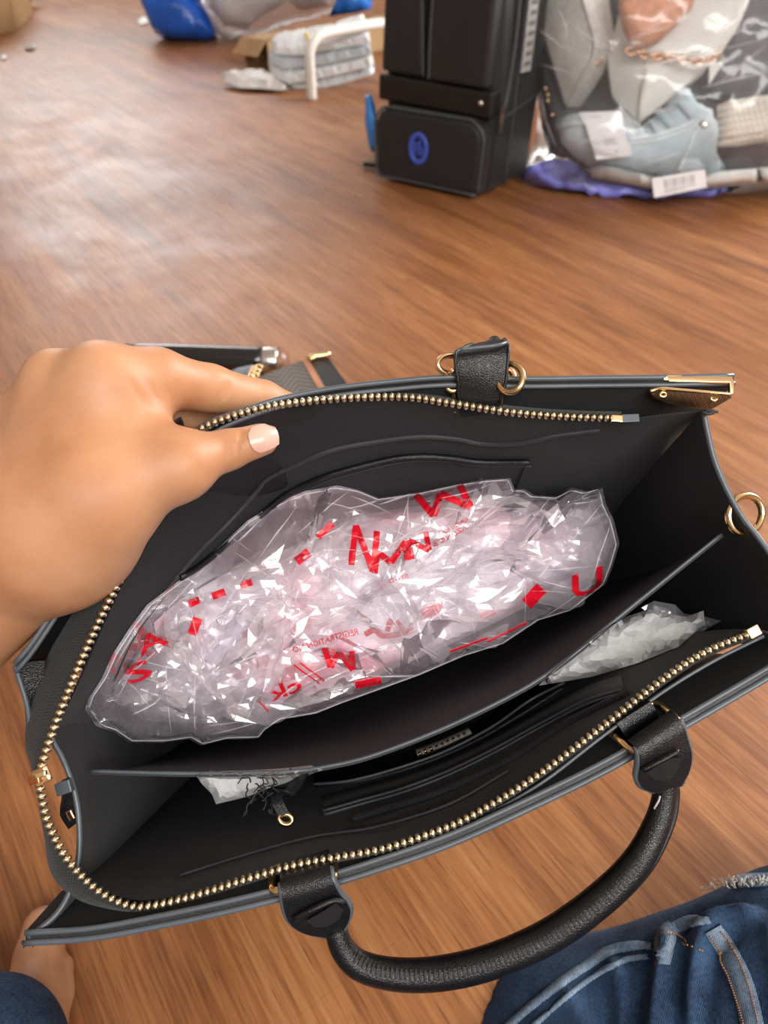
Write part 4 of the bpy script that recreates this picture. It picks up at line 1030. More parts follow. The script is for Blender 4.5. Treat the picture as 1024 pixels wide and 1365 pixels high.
printed_text('U', (766, 797), (812, 782), 30, slant=.2, **big); printed_text('ck', (362, 935), (404, 918), 18, mirror=True, **big)
printed_text('S', (172, 914), (206, 900), 24, **big); printed_text('A', (188, 876), (226, 856), 24, mirror=True, **big)
printed_text('REGISTRATION NO', (392, 870), (478, 845), 8, True); printed_text('UND/ KRT', (585, 716), (624, 694), 5, True, 'red'); printed_text('AZLING B', (580, 730), (624, 705), 7, True, 'red'); printed_text('REGD', (520, 778), (545, 770), 6, True, 'red_faint')

# crumpled tissue paper in the front pocket, two wads
M['tissue'] = plain('white_tissue_paper', (.62, .62, .62), .75, var=.06, vscale=40, bump=.4, bscale=160, bdist=.0015)
bvI2 = bvh_of(lining_front, gusset_l, gusset_r, divider)
def front_pocket(tmid, gap=.003):
    def place(px, py, h): return PT(px, py, min(tmid - h, t_of(px, py, bvI2) - gap))
    return place
tp1 = pillow('tissue_paper', [(718, 914), (740, 893), (770, 868), (800, 845), (835, 822), (865, 812), (890, 818), (915, 822), (938, 814), (940, 832), (925, 844), (905, 862), (880, 872), (850, 884), (820, 893), (790, 902), (755, 908)], front_pocket(.072), .016, .02, M['tissue'], None, spacing=6, seed=3, round_px=26, wrinkle=crumple(71, 6, .008, .003, wl=(25, 60), small=(10, 22)))
tag(tp1, 'crumpled white tissue paper in the right end of the front pocket', 'tissue paper')
tp2 = pillow('tissue_paper', [(262, 1035), (280, 1028), (330, 1027), (380, 1024), (415, 1020), (430, 1026), (400, 1038), (360, 1050), (330, 1062), (288, 1072), (282, 1058), (270, 1046)], front_pocket(.085), .010, .015, M['tissue'], None, spacing=6, seed=5, round_px=16, wrinkle=crumple(81, 6, .007, .0028, wl=(22, 50), small=(9, 20)))
tag(tp2, 'white tissue paper scrap behind the inner zip pull, left in the front pocket', 'tissue paper')
tp3 = pillow('plastic_scrap', [(855, 810), (872, 801), (900, 806), (912, 818), (940, 822), (962, 828), (930, 845), (900, 850), (880, 830)], front_pocket(.095), .004, .004, M['film_mid'], None, spacing=7, seed=6, round_px=12)
tag(tp3, 'curled grey translucent plastic scrap under the tissue paper', 'plastic scrap')
# ------------------------------------------------------------------ things on the floor behind
def plane_place(Q, n, off=0.0):
    """points of a leaning sheet through Q with normal n; h metres proud of it"""
    Q, n = Vector(Q), Vector(n).normalized(); o0 = Vector((0, 0, H))
    def place(px, py, h=0.0):
        o, d = ray(px, py); s = (Q + n * off - o).dot(n) / d.dot(n); return o + d * s + n * h
    return place
def floor_clamped(place, z=.002):
    def f(px, py, h=0.0):
        p = place(px, py, h); p.z = max(p.z, z); return p
    return f
def hull(name, pts, mat, parent=None, bevel=.004):
    bm = bmesh.new()
    for p in pts: bm.verts.new(p)
    bmesh.ops.convex_hull(bm, input=list(bm.verts)); bmesh.ops.delete(bm, geom=[v for v in bm.verts if not v.link_faces], context='VERTS')
    bmesh.ops.dissolve_limit(bm, angle_limit=.12, verts=list(bm.verts), edges=list(bm.edges))
    return bobj(name, bm, mat, parent, 'auto', bevel, 3)
def folds(seed, amp, k=.05, ang=.4):
    r = np.random.RandomState(seed); A = [(r.uniform(.5, 1.6) * k, r.uniform(-1, 1) * .9 + ang, r.uniform(0, 6.3), r.uniform(.4, 1)) for _ in range(6)]
    def f(X):
        w = 0 * X[:, 0]
        for q, a, ph, am in A: w = w + am * np.sin(q * (X[:, 0] * math.cos(a) + X[:, 1] * math.sin(a)) + ph + 1.5 * np.sin(.6 * q * X[:, 1] + ph))
        return amp * w / 3
    return f

# ---- black backpack, leaning
def backpack():
    o = FLR(511, 234); e = FLR(648, 264); ex = (e - o).normalized(); W_ = (e - o).length
    up = Vector((-.09, .10, 1)); up = (up - ex * up.dot(ex)).normalized(); ey = up.cross(ex).normalized()
    def L(x, y, z): return o + ex * x + ey * y + up * z
    root = thing('backpack', o, 'black backpack with a round blue badge, standing on the floor', 'backpack')
    nyl = fabric('black_nylon', (.011, .011, .012), sheen=.1, rough=.55, twill=1500, strength=.3); lea = leather('black_band_leather', (.009, .008, .008), .38, 400, .15); pipe = plain('dark_grey_piping', (.060, .062, .068), .5)
    def slab(name, prof, y0, y1, mat, parent=root, bevel=.012, seg_=4):
        """front-view profile (x, z) pushed from depth y0 to y1"""
        bm = bmesh.new(); V = [bm.verts.new(L(x, y0, z)) for x, z in prof]; f = bm.faces.new(V)
        r = bmesh.ops.extrude_face_region(bm, geom=[f]); bmesh.ops.translate(bm, verts=[v for v in r['geom'] if isinstance(v, bmesh.types.BMVert)], vec=ey * (y1 - y0))
        return bobj(name, bm, mat, parent, True, bevel, seg_)
    def arc(cx, cz, rx, rz, a0, a1, n=8): return [(cx + rx * math.cos(a), cz + rz * math.sin(a)) for a in np.linspace(a0, a1, n)]
    w = W_; hp = math.pi / 2
    body = slab('body', [(0.008, .004), (w - .004, .004), (w + .002, .2)] + arc(w - .06, .40, .055, .07, 0, hp) + arc(.06, .40, .055, .07, hp, math.pi) + [(.0, .2)], .0, .215, nyl, bevel=.022, seg_=5)
    # lower pocket with rounded shoulders
    pk = slab('front_pocket', [(.006, .010), (w - .006, .008), (w - .002, .10)] + arc(w - .045, .118, .042, .040, 0, hp) + arc(.035, .120, .032, .036, hp, math.pi) + [(.002, .08)], -.040, .01, nyl, bevel=.016)
    pp = [(.004, .03), (.001, .09)] + arc(.035, .120, .034, .037, math.pi, hp) + arc(w - .045, .118, .045, .041, hp, 0) + [(w - .001, .09), (w - .004, .02)]
    tube('pocket_piping', [L(x, -.036, z) for x, z in pp], .0028, pipe, pk, segs=8, n=60)
    tube('pocket_piping', [L(x, -.036, .012) for x in np.linspace(.006, w - .006, 8)], .0030, pipe, pk, segs=8)
    # leather band with rivet
    band = slab('band', [(-.002, .166), (w + .002, .162), (w + .002, .212), (-.002, .216)], -.022, .02, lea, bevel=.006)
    g = Geo(); c = L(w - .022, -.024, .190); g.bead(c, ex * .006, up * .006, -ey * .004, 12, 6); g.make('rivet', M['silver'], band)
    # upper pockets side by side: raised panels with curved inner edges
    for sx, prof in ((0, [(.004, .222), (w * .40, .222), (w * .385, .28)] + arc(w * .20, .36, w * .165, .06, 0, hp) + [(.012, .425)]), (1, [(w * .47, .220), (w - .012, .218), (w - .008, .425)] + arc(w * .66, .36, w * .19, .06, hp, math.pi) + [(w * .465, .28)])):
        up_ = slab('upper_pocket', prof, -.022 - .008 * sx, .01, nyl, bevel=.010)
        q = [prof[k] for k in (range(1, len(prof) - 1) if sx == 0 else [0] + list(range(len(prof) - 1, 2, -1)))]
        tube('pocket_piping', [L(x, -.020 - .008 * sx, z) for x, z in q], .0026, pipe, up_, segs=8, n=40)
    # side: zip with pull, seams, care label
    zt = tube('side_zip', [L(w + .001, .055, .40), L(w + .003, .055, .30), L(w + .003, .045, .20), L(w + .003, .030, .165)], .0042, pipe, body, segs=8, n=30)
    tube('side_seam', [L(w + .002, .085, .42), L(w + .003, .085, .25), L(w + .003, .085, .12), L(w + .001, .085, .01)], .0022, pipe, body, segs=6, n=20)
    tube('side_seam', [L(w + .003, .02, .155), L(w + .004, .07, .16), L(w + .003, .20, .18)], .0024, pipe, body, segs=6, n=20)
    g = Geo(); g.box(L(w + .012, .015, .178), ex * .003, ey * .006, up * .006); g.box(L(w + .014, .012, .153), ex * .0016, ey * .0055, up * .018); g.make('zip_pull', M['silver'], zt, False)
    lb = plain('printed_care_label', (.42, .42, .42), .6, var=.25, vscale=120); g = Geo(); g.box(L(w + .010, .105, .33), ex * .0015, ey * .021, up * .095); g.make('side_label', lb, body, False)
    gl = Geo()
    for k in range(9): gl.box(L(w + .0118, .105 + (k % 2) * .002, .25 + k * .018), ex * .0004, ey * .014, up * .004)
    gl.make('label_print', plain('grey_label_print', (.16, .16, .16), .6), body, False)
    # badge: ring with two letter-like marks in it
    blue = plain('blue_badge_print', (.045, .085, .42), .5, var=.1); bc = (w * .435, .086); yb = -.0425
    bd = tube('badge', [L(bc[0] + .0205 * math.cos(a), yb, bc[1] + .028 * math.sin(a)) for a in np.linspace(0, 2 * math.pi, 36, endpoint=False)], .0062, blue, pk, segs=8, closed=True, flat=.5, up=ey)
    g = Geo()
    def bar(x0, z0, x1, z1, t=.0026):
        a, b = L(bc[0] + x0, yb, bc[1] + z0), L(bc[0] + x1, yb, bc[1] + z1); d = (b - a); g.box((a + b) / 2, d / 2, ey.cross(d.normalized()) * t, ey * .0015)
    bar(-.010, -.018, -.010, .010); bar(-.010, .010, .001, .010); bar(.001, .010, .001, -.001); bar(-.010, -.001, .001, -.001); bar(.004, -.012, .004, .019); bar(.004, .003, .011, .003); bar(.011, .003, .011, -.012); bar(-.002, -.010, .010, -.010)
    g.make('badge_letters', blue, bd, False)
    tube('strap', [L(.004, .03, .014), L(-.02, .028, .012), L(-.045, .03, .010), L(-.072, .02, .010)], .0095, nyl, root, segs=8, n=14, flat=.6, up=(0, 0, 1))
    return root, L, w
bp, BPL, bpw = backpack()
bt = pillow('blue_tag', [(487, 128), (494, 124), (500, 140), (504, 165), (503, 192), (497, 205), (492, 195), (487, 165)], plane_place(BPL(-.012, .05, .1), (-.15, -1, .15)), .006, .004, plain('blue_plastic_tag', (.05, .27, .75), .35), None, 4, smooth=True)
tag(bt, 'small bright blue plastic wrapper tucked at the left side of the backpack', 'wrapper')

# ---- pile in a big clear sack at the right
PQ = FLR(860, 277) + Vector((0, .06, 0)); PN = Vector((-.18, -.86, .48))
pile = lambda off=0.0: floor_clamped(plane_place(PQ, PN, off))
film_big = film('clear_sack_film', (.98, .99, 1), .09, (.92, .94, .97), .06, .15, .6, bumps=((9, .12, .02), (40, .1, .003)))
sheet_blue = pillow('blue_plastic_bag', [(692, 236), (702, 222), (730, 212), (760, 214), (800, 236), (860, 252), (940, 252), (990, 248), (950, 264), (870, 276), (800, 274), (740, 262)], pile(-.02), .05, .03, plain('blue_violet_film', (.17, .18, .55), .3, var=.75, vscale=16, bump=.5, bscale=30, bdist=.006), None, 7, 2, True, wrinkle=folds(3, .008, .09))
tag(sheet_blue, 'violet blue plastic bag along the bottom of the clear sack', 'plastic bag')
dk = pillow('dark_garment', [(905, -60), (940, 20), (952, 80), (930, 110), (945, 132), (985, 140), (1040, 132), (1110, 110), (1110, -60)], pile(-.07), .05, .04, fabric('charcoal_knit', (.09, .09, .10), twill=500), None, 14, 3, True, wrinkle=folds(5, .010, .04)); tag(dk, 'charcoal grey garment at the right in the clear sack', 'garment')
dk2 = pillow('dark_garment', [(940, 190), (975, 178), (1040, 186), (1100, 190), (1100, 245), (1020, 236), (960, 226)], pile(-.045), .04, .03, fabric('dark_violet_cloth', (.07, .06, .07), twill=500), None, 12, 3, True, wrinkle=folds(6, .006, .05)); tag(dk2, 'dark garment below the beige knit in the clear sack', 'garment')
nv = pillow('navy_garment', [(770, -40), (850, -40), (838, 20), (825, 60), (800, 50), (785, 20)], pile(-.075), .03, .03, fabric('navy_cloth', (.03, .045, .075), twill=700), None, 12, 4, True, wrinkle=folds(7, .006, .05)); tag(nv, 'dark navy cloth between the grey and tan handbags', 'garment')
dk3 = pillow('dark_garment', [(716, -70), (722, 60), (730, 150), (745, 205), (780, 225), (860, 235), (950, 240), (1100, 230), (1110, -70)], pile(-.115), .04, .05, fabric('dark_grey_cloth', (.045, .045, .05), twill=500), None, 18, 3, True, wrinkle=folds(16, .012, .03)); tag(dk3, 'dark cloth filling the back of the clear sack', 'garment')
bs = thing('studded_bag', FLR(722, 200), 'dark bag with small gold studs next to the backpack', 'handbag')
b1 = pillow('body', [(703, 10), (724, 45), (745, 100), (775, 130), (790, 160), (780, 190), (752, 212), (733, 205), (722, 170), (714, 120), (706, 70)], pile(-.055), .03, .03, leather('dark_brown_leather', (.05, .045, .045), .4, 300, .2), bs, 10, 4, True, wrinkle=folds(8, .003, .06))
bvT = bvh_of(b1)
for q in ((728, 118), (731, 126), (731, 134), (737, 153)):
    p, n_ = hit(bvT, *q)
    if p: g = Geo(); g.bead(p, Vector((.006, 0, 0)), Vector((0, .003, .005)), n_ * .004, 8, 5); g.make('stud', M['gold'], bs)
# grey structured handbag, one corner down
pg = plane_place(PQ, PN, 0); gb_ = thing('grey_handbag', pg(754, 143, 0), 'metallic grey boxy handbag, corner down, in the clear sack', 'handbag')
glit = plain('grey_metallic_leather', (.62, .59, .55), .40, .1, var=.15, vscale=90, bump=.5, bscale=400, bdist=.001)
hull('body', [pg(700, -40, .01), pg(758, -40, .06), pg(792, 80, .055), pg(754, 143, .0), pg(725, 62, -.02), pg(808, -40, -.01), pg(822, 68, .0), pg(775, 138, -.03), pg(700, -40, -.06), pg(808, -40, -.09), pg(822, 68, -.06), pg(752, 140, -.05), pg(726, 62, -.06)], glit, gb_, .003)
tube('piping', [pg(758, -40, .062), pg(772, 10, .060), pg(790, 78, .057), pg(772, 112, .03), pg(755, 143, .002)], .0028, plain('pale_grey_piping', (.55, .52, .49), .45), gb_, segs=8, n=30)
tube('piping', [pg(790, 79, .057), pg(806, 73, .03), pg(821, 68, .002)], .0024, plain('grey_piping', (.50, .47, .44), .45), gb_, segs=8, n=14)
px = hit(bvh_of([c for c in gb_.children][0]), 799, 81)[0]
if px: oval('eyelet', px, Vector((.009, .002, 0)), Vector((0, .004, .006)), .0022, 'rose_gold', gb_)
# white handbag with a flap and a rose gold chain
wb = thing('white_handbag', pg(850, 168, 0), 'white handbag with a rose gold chain across its flap', 'handbag'); ivory = plain('ivory_leather', (.72, .71, .66), .42, var=.06, bump=.25, bscale=250, bdist=.0008)
hull('body', [pg(808, 82, .012), pg(815, 132, .005), pg(850, 169, .022), pg(856, 110, .062), pg(905, 128, .03), pg(948, 84, .035), pg(1005, -20, .03), pg(870, -40, .03), pg(812, 70, -.03), pg(850, 165, -.03), pg(940, 95, -.03), pg(1005, -20, -.03), pg(840, -40, -.03)], ivory, wb, .006)
tube('seam', [pg(856, 112, .064), pg(851, 140, .046), pg(850, 168, .025)], .0035, plain('cream_edge', (.66, .62, .52), .5), wb, segs=8, n=14)
fl_ = pillow('flap', [(838, 62), (850, 74), (900, 80), (945, 84), (962, 70), (985, 35), (1012, -30), (930, -40), (905, 20), (870, 50)], plane_place(PQ, PN, .060), .012, .008, ivory, wb, 9, 5, True, wrinkle=folds(9, .002, .05)); bvW = bvh_of(fl_)
C = spline([(836, 68, 0), (850, 70, 0), (868, 75, 0), (890, 75, 0), (910, 80, 0), (930, 82, 0), (948, 80, 0), (960, 72, 0)], 15)
cm = None
for k in range(14):
    a, b = plane_place(PQ, PN, .082)(*C[k][:2]), plane_place(PQ, PN, .082)(*C[k + 1][:2]); d = b - a; c = (a + b) / 2; n_ = PN.normalized(); sd = d.normalized().cross(n_)
    ax = d * .70; ay = (sd if k % 2 == 0 else n_ * .9) * .0062
    oval('chain_link', c, ax, ay, .0024, 'rose_gold', wb, 16)
tg = Geo(); tg.add([plane_place(PQ, PN, .080 + dz)(*q) for dz in (0, .002) for q in ((946, 86), (967, 80), (945, 114))], [(0, 1, 2), (5, 4, 3), (0, 3, 4, 1), (1, 4, 5, 2), (2, 5, 3, 0)]); tg.make('leather_tip', ivory, wb, False)
tn = thing('tan_handbag', pg(850, 60, .05), 'peach tan handbag lying over the white handbag', 'handbag')
t_b = pillow('body', [(828, -40), (824, 12), (830, 40), (840, 58), (850, 66), (876, 58), (900, 36), (922, 12), (936, -40)], plane_place(PQ, PN, .090), .020, .02, leather('peach_tan_leather', (.62, .27, .15), .35, 300, .12), tn, 9, 6, True)
bvTn = bvh_of(t_b); surf_strip('gold_bar', bvTn, [(886, 48), (900, 33), (914, 18)], 6, M['gold'], tn, lift=.004, n=10)
# light jeans, folded
lj = thing('light_jeans', FLR(850, 250), 'pale blue folded jeans in the clear sack', 'jeans')
j1 = pillow('cloth', [(742, 160), (760, 152), (790, 155), (820, 168), (850, 172), (880, 150), (905, 120), (918, 112), (925, 135), (950, 150), (960, 175), (955, 205), (968, 225), (940, 236), (900, 240), (860, 236), (820, 228), (785, 222), (765, 208), (748, 190)], pile(.035), .05, .05, M['denim_light'], lj, 8, 7, True, wrinkle=folds(10, .007, .07)); bvL = bvh_of(j1)
wd = M['denim_light']; pale = plain('pale_denim_seam', (.70, .78, .80), .8)
for q, w in (([(745, 170), (765, 164), (790, 166)], 9), ([(838, 186), (865, 182), (895, 174), (925, 162)], 5), ([(835, 192), (865, 189), (900, 180), (930, 165)], 3), ([(905, 225), (915, 205), (925, 180), (935, 168)], 3)): surf_strip('seam', bvL, q, w, pale, lj, lift=.004, n=20)
for q, w in (([(880, 152), (896, 168)], 12), ([(908, 138), (924, 156)], 10), ([(868, 164), (876, 178)], 6)): surf_strip('belt_loop', bvL, q, w, wd, lj, lift=.009, n=8)
p, n_ = hit(bvL, 938, 166)
if p: g = Geo(); g.bead(p + n_ * .003, n_.orthogonal().normalized() * .009, n_.cross(n_.orthogonal().normalized()) * .009, n_ * .004, 12, 5); g.make('button', M['silver'], lj)
sk = pillow('folded_shirt', [(784, 226), (800, 218), (850, 230), (900, 240), (960, 228), (1040, 222), (1090, 220), (1090, 240), (1000, 243), (950, 248), (880, 252), (830, 244), (790, 237)], pile(.050), .03, .03, fabric('off_white_cloth', (.62, .62, .60), twill=600), None, 9, 8, True, wrinkle=folds(11, .004, .06)); tag(sk, 'off-white folded cloth under the pale jeans', 'garment')
kn = thing('knit_sweater', pg(990, 190, .03), 'beige ribbed knit folded at the right in the clear sack', 'sweater')
k1 = pillow('knit', [(956, 140), (972, 134), (1010, 128), (1060, 124), (1100, 150), (1090, 185), (1024, 188), (985, 195), (957, 196), (955, 170)], pile(.055), .03, .03, fabric('beige_knit', (.58, .53, .47), twill=260, strength=.8), kn, 9, 8, True); bvK = bvh_of(k1)
for k in range(6): surf_strip('rib', bvK, [(958, 146 + k * 9), (985, 142 + k * 9), (1020, 136 + k * 9)], 4.5, fabric('beige_rib', (.62, .57, .50), twill=260), kn, lift=.004, n=14)
# paper tags on the clothes
paper = plain('white_tag_paper', (.78, .76, .78), .6, var=.03); ink = plain('grey_tag_print', (.30, .30, .33), .6)
def tagcard(quad, off, label, lines, group=None):
    pl = plane_place(PQ, PN, off); t = thing('price_tag', pl(*quad[3]), label, 'tag'); g = Geo(); V = [pl(*q, d) for d in (0, .0018) for q in quad]
    g.add(V, [(3, 2, 1, 0), (4, 5, 6, 7), (0, 1, 5, 4), (1, 2, 6, 5), (2, 3, 7, 6), (3, 0, 4, 7)]); g.make('card', paper, t, False)
    q = [np.array(v, float) for v in quad]; g = Geo()
    for (u0, u1, v0, v1) in lines:
        f = lambda u, v: tuple((q[0] * (1 - u) + q[1] * u) * (1 - v) + (q[3] * (1 - u) + q[2] * u) * v)
        V = [pl(*f(u, v), d) for d in (.0018, .0024) for u, v in ((u0, v0), (u1, v0), (u1, v1), (u0, v1))]
        g.add(V, [(4, 5, 6, 7), (0, 1, 5, 4), (1, 2, 6, 5), (2, 3, 7, 6), (3, 0, 4, 7)])
    g.make('print', ink, t, False); return t
tagcard([(780, 164), (830, 164), (843, 208), (795, 213)], .105, 'white hang tag with a few printed lines on the pale jeans', [(.35, .62, .42, .46), (.38, .66, .50, .53), (.34, .70, .58, .61), (.58, .64, .80, .86)])
tagcard([(771, 150), (828, 148), (831, 163), (778, 166)], .100, 'plain white folded tag above the hang tag on the pale jeans', [(.2, .5, .4, .45)])
tagcard([(869, 238), (940, 226), (942, 250), (872, 264)], .112, 'white barcode label low on the front of the clear sack', [(.22 + k * .055, .22 + k * .055 + (.016 if k % 3 else .03), .18, .62) for k in range(11)] + [(.2, .8, .70, .74), (.2, .6, .82, .86)])
sack_out = [(690, 240), (700, 224), (712, 190), (718, 150), (706, 95), (700, 40), (700, -90), (1130, -90), (1150, 200), (1090, 243), (1024, 252), (950, 266), (870, 278), (800, 276), (740, 267)]
def streaks(X): return .012 * np.abs(np.sin(.035 * (X[:, 0] * .5 + X[:, 1] * .9) + 2.2 * np.sin(.02 * X[:, 0]))) + .006 * np.sin(.09 * (X[:, 0] * .3 - X[:, 1]) + 2 * np.sin(.03 * X[:, 1])) + .003 * np.sin(.25 * (X[:, 0] * .6 + X[:, 1]))
csk = thing('clear_sack', FLR(870, 275), 'big clear plastic sack stuffed with handbags and clothes', 'plastic sack')
sk_ = pillow('film', sack_out, pile(-.06), .20, .25, film_big, csk, 13, 12, True, round_px=120, wrinkle=streaks); bvS = bvh_of(sk_); g = Geo(); r_ = random.Random(12)
SL = [((828, 96), (1020, 52)), ((905, 92), (1024, 20)), ((935, 118), (1030, 96)), ((760, 30), (812, 62)), ((706, 30), (760, 70)), ((716, 84), (770, 98)), ((840, 52), (905, 34)), ((850, 150), (900, 142)), ((770, 188), (840, 178)), ((850, 222), (930, 196)), ((960, 110), (1024, 60)), ((742, 8), (758, 60)), ((722, 120), (742, 196)), ((700, 228), (760, 250)), ((880, 60), (960, 44)), ((1000, 10), (940, 60))]
for p0, p1 in SL:
    q = hits(bvS, [tuple(v[:2]) for v in spline([(*p0, 0), ((p0[0] + p1[0]) / 2 + r_.uniform(-4, 4), (p0[1] + p1[1]) / 2 + r_.uniform(-4, 4), 0), (*p1, 0)], 20)], .001)
    if len(q) > 6: V, F_, _ = tube_geo(arr(q), [.0003, .0012, .0020, .0010, .0002], 5); g.add(V, F_)
tag(g.make('film_streak_highlights', M['crease_highlight'], csk), kind='stuff')  # thin white lines standing in for streak highlights on the sack

# ---- far left: blue sack, clear sack, cardboard, poly mailers, white tube frame
bl = pillow('blue_sack', [(186, -70), (190, 0), (196, 25), (206, 44), (224, 56), (248, 60), (274, 55), (288, 46), (278, 20), (266, 0), (262, -70)], floor_clamped(plane_place(FLR(245, 60) + Vector((0, .08, 0)), (-.1, -1, .35))), .12, .14, plain('blue_plastic_film', (.012, .12, .62), .25, var=.35, vscale=6, bump=.4, bscale=14, bdist=.02), None, 8, 2, True, wrinkle=folds(12, .02, .08, 1.2)); tag(bl, 'bright blue plastic sack on the floor at the far left', 'plastic sack')
cpl = lambda off: floor_clamped(plane_place(FLR(320, 62) + Vector((0, .12, 0)), (0, -1, .35), off))
wf = pillow('padded_mailer', [(272, -60), (280, 10), (300, 35), (330, 38), (352, 20), (380, 5), (372, -60)], cpl(0), .10, .1, plain('off_white_padding', (.62, .60, .58), .7, var=.15, vscale=8), None, 10, 3, True, wrinkle=folds(13, .02, .07)); tag(wf, 'off-white padded bundle inside the far clear sack', 'bundle')
wf2 = pillow('padded_mailer', [(385, -60), (382, 0), (400, 14), (440, 8), (452, -60)], cpl(0), .08, .1, plain('grey_white_padding', (.60, .55, .53), .7, var=.2, vscale=8), None, 10, 3, True, wrinkle=folds(14, .02, .07)); tag(wf2, 'greyish bundle behind the cardboard box', 'bundle')
cs = pillow('clear_sack', [(258, -70), (266, 5), (280, 34), (298, 54), (320, 62), (340, 58), (358, 40), (385, 32), (420, 24), (455, 10), (460, -70)], cpl(-.02), .22, .16, film('clear_sack_film_far', (.95, .95, .97), .22, (.72, .70, .74), .2, .12, bumps=((5, .4, .03), (20, .3, .008))), None, 9, 4, True, wrinkle=folds(15, .02, .09)); tag(cs, 'smaller clear plastic sack of white bundles next to the blue sack', 'plastic sack')
bl2 = pillow('blue_mailer', [(438, 22), (446, 5), (462, -40), (500, -40), (495, 12), (470, 18)], floor_clamped(plane_place(FLR(470, 75) + Vector((0, .2, .1)), (0, -1, .5))), .04, .03, plain('blue_mailer_film', (.02, .17, .65), .3, var=.2), None, 9, 3, True); tag(bl2, 'blue plastic mailer on top of the white mailers behind the backpack', 'mailer')
# cardboard carton with an open end
def carton(name, base, h, label, open_end=True, parent=None):
    t = thing(name, base[0], label, 'cardboard box'); kraft = plain(name + '_kraft', (.40, .25, .12), .8, var=.1, vscale=20); up = Vector((0, 0, h)); b = [Vector(v) for v in base]
    def wall(n_, q, inn):
        V = [Vector(v) for v in q] + [Vector(v) + Vector(inn) for v in q]; g = Geo(); g.add(V, [(0, 1, 2, 3), (7, 6, 5, 4), (0, 4, 5, 1), (1, 5, 6, 2), (2, 6, 7, 3), (3, 7, 4, 0)]); o = g.make(n_, kraft, t, False)
        bm = bmesh.new(); bm.from_mesh(o.data); bmesh.ops.recalc_face_normals(bm, faces=bm.faces); bm.to_mesh(o.data); bm.free()
    c = sum(b, Vector()) / 4; e = .004
    for i in range(4):
        if open_end and i == 0: continue
        a, d = b[i], b[(i + 1) % 4]; inn = (c - (a + d) / 2).normalized() * e; wall('side_panel', [a, d, d + up, a + up], inn)
    wall('base_panel', b, (0, 0, e)); wall('top_panel', [v + up for v in b], (0, 0, -e))
    if open_end:
        a, d = b[0], b[1]; out = ((a + d) / 2 - c).normalized(); wall('flap', [a + up, d + up, d + up * .55 + out * .05, a + up * .55 + out * .05], out * e)
    return t
A0, A1 = FLR(328, 91), FLR(360, 97); dirb = (FLR(440, 60) - A1); dirb = Vector((.55, .55, 0))
carton('cardboard_box', [A0, A1, A1 + dirb, A0 + dirb], .10, 'brown cardboard box with an open end behind the white mailers')
B0 = FLR(-25, 52); carton('cardboard_box', [B0, FLR(22, 42), FLR(22, 42) + Vector((-.1, .5, 0)), B0 + Vector((-.1, .5, 0))], .22, 'brown cardboard carton cut off at the top left corner', False)
bx = pillow('black_bag', [(16, -30), (18, 4), (30, 10), (42, 2), (48, -30)], floor_clamped(plane_place(FLR(30, 12) + Vector((0, .05, 0)), (0, -1, .3))), .06, .06, plain('black_film', (.02, .02, .025), .4), None, 6, 3, True); tag(bx, 'black bag at the top edge behind the left carton', 'bag')
# stack of poly mailers
mp_ = floor_clamped(plane_place(FLR(420, 126) + Vector((0, .05, 0)), (-.05, -.55, .83)))
mats_ = [plain('pale_blue_mailer_%d' % k, c, .32, var=.12, vscale=14, bump=.4, bscale=40, bdist=.004) for k, c in enumerate(((.62, .68, .72), (.70, .74, .76), (.55, .62, .68), (.74, .78, .82)))]
for k, (poly, off, lab) in enumerate((([(358, 98), (380, 112), (392, 124), (420, 120), (460, 110), (500, 98), (498, 84), (440, 96), (390, 102)], .0, 'lowest pale grey plastic mailer of the stack behind the white tube'), ([(357, 82), (362, 100), (385, 112), (430, 104), (500, 88), (496, 72), (440, 84), (385, 92)], .03, 'second plastic mailer from the bottom of the stack behind the white tube'), ([(360, 66), (358, 82), (376, 92), (430, 86), (496, 72), (492, 55), (430, 66), (385, 70)], .06, 'third plastic mailer from the bottom of the stack behind the white tube'), ([(360, 56), (372, 44), (400, 40), (440, 34), (484, 18), (492, 40), (494, 58), (440, 66), (400, 74), (366, 72)], .09, 'topmost pale blue plastic mailer of the stack behind the white tube'))):
    o = pillow('poly_mailer', poly, floor_clamped(plane_place(FLR(420, 126) + Vector((0, .05, 0)), (-.05, -.55, .83), off - .02)), .018, .010, mats_[k], None, 4.5, 5 + k, False, wrinkle=crumple(90 + k, 6, .014, .006, wl=(18, 45), small=(8, 18), ang=-.1)); tag(o, lab, 'mailer', 'stacked plastic mailers')
lm = pillow('poly_mailer', [(293, 100), (312, 95), (345, 92), (366, 100), (386, 120), (372, 120), (345, 118), (318, 117), (300, 108)], floor_clamped(plane_place(FLR(330, 110, .02), (0, -.15, 1))), .015, .012, plain('grey_white_mailer', (.60, .58, .55), .45, var=.1), None, 6, 4, False, wrinkle=folds(25, .006, .12)); tag(lm, 'loose greyish mailer lying flat left of the mailer stack', 'mailer')
ys = surf_strip('yellow_strap', bvh_of(o), [(408, 44), (412, 54), (416, 64)], 4, plain('yellow_tape', (.75, .55, .08), .5), o, lift=.004, n=8)
f0 = FLR(416, 133); hgt = Vector((0, 0, .17)); f1 = FLR(520, 108) 
tf = tube('tube_frame', [f0, f0 + hgt * .35, f0 + hgt * .72, f0 + hgt * .90 + (f1 - f0) * .05, f0 + hgt + (f1 - f0) * .16, f0 + hgt * 1.02 + (f1 - f0) * .5, f0 + hgt + (f1 - f0) * .9, f0 + hgt * .85 + (f1 - f0), f1 + hgt * .4, f1], .0155, plain('white_painted_tube', (.80, .79, .74), .35, var=.04), None, segs=14, n=60); tag(tf, 'white bent metal tube leg in front of the mailers', 'tube frame')
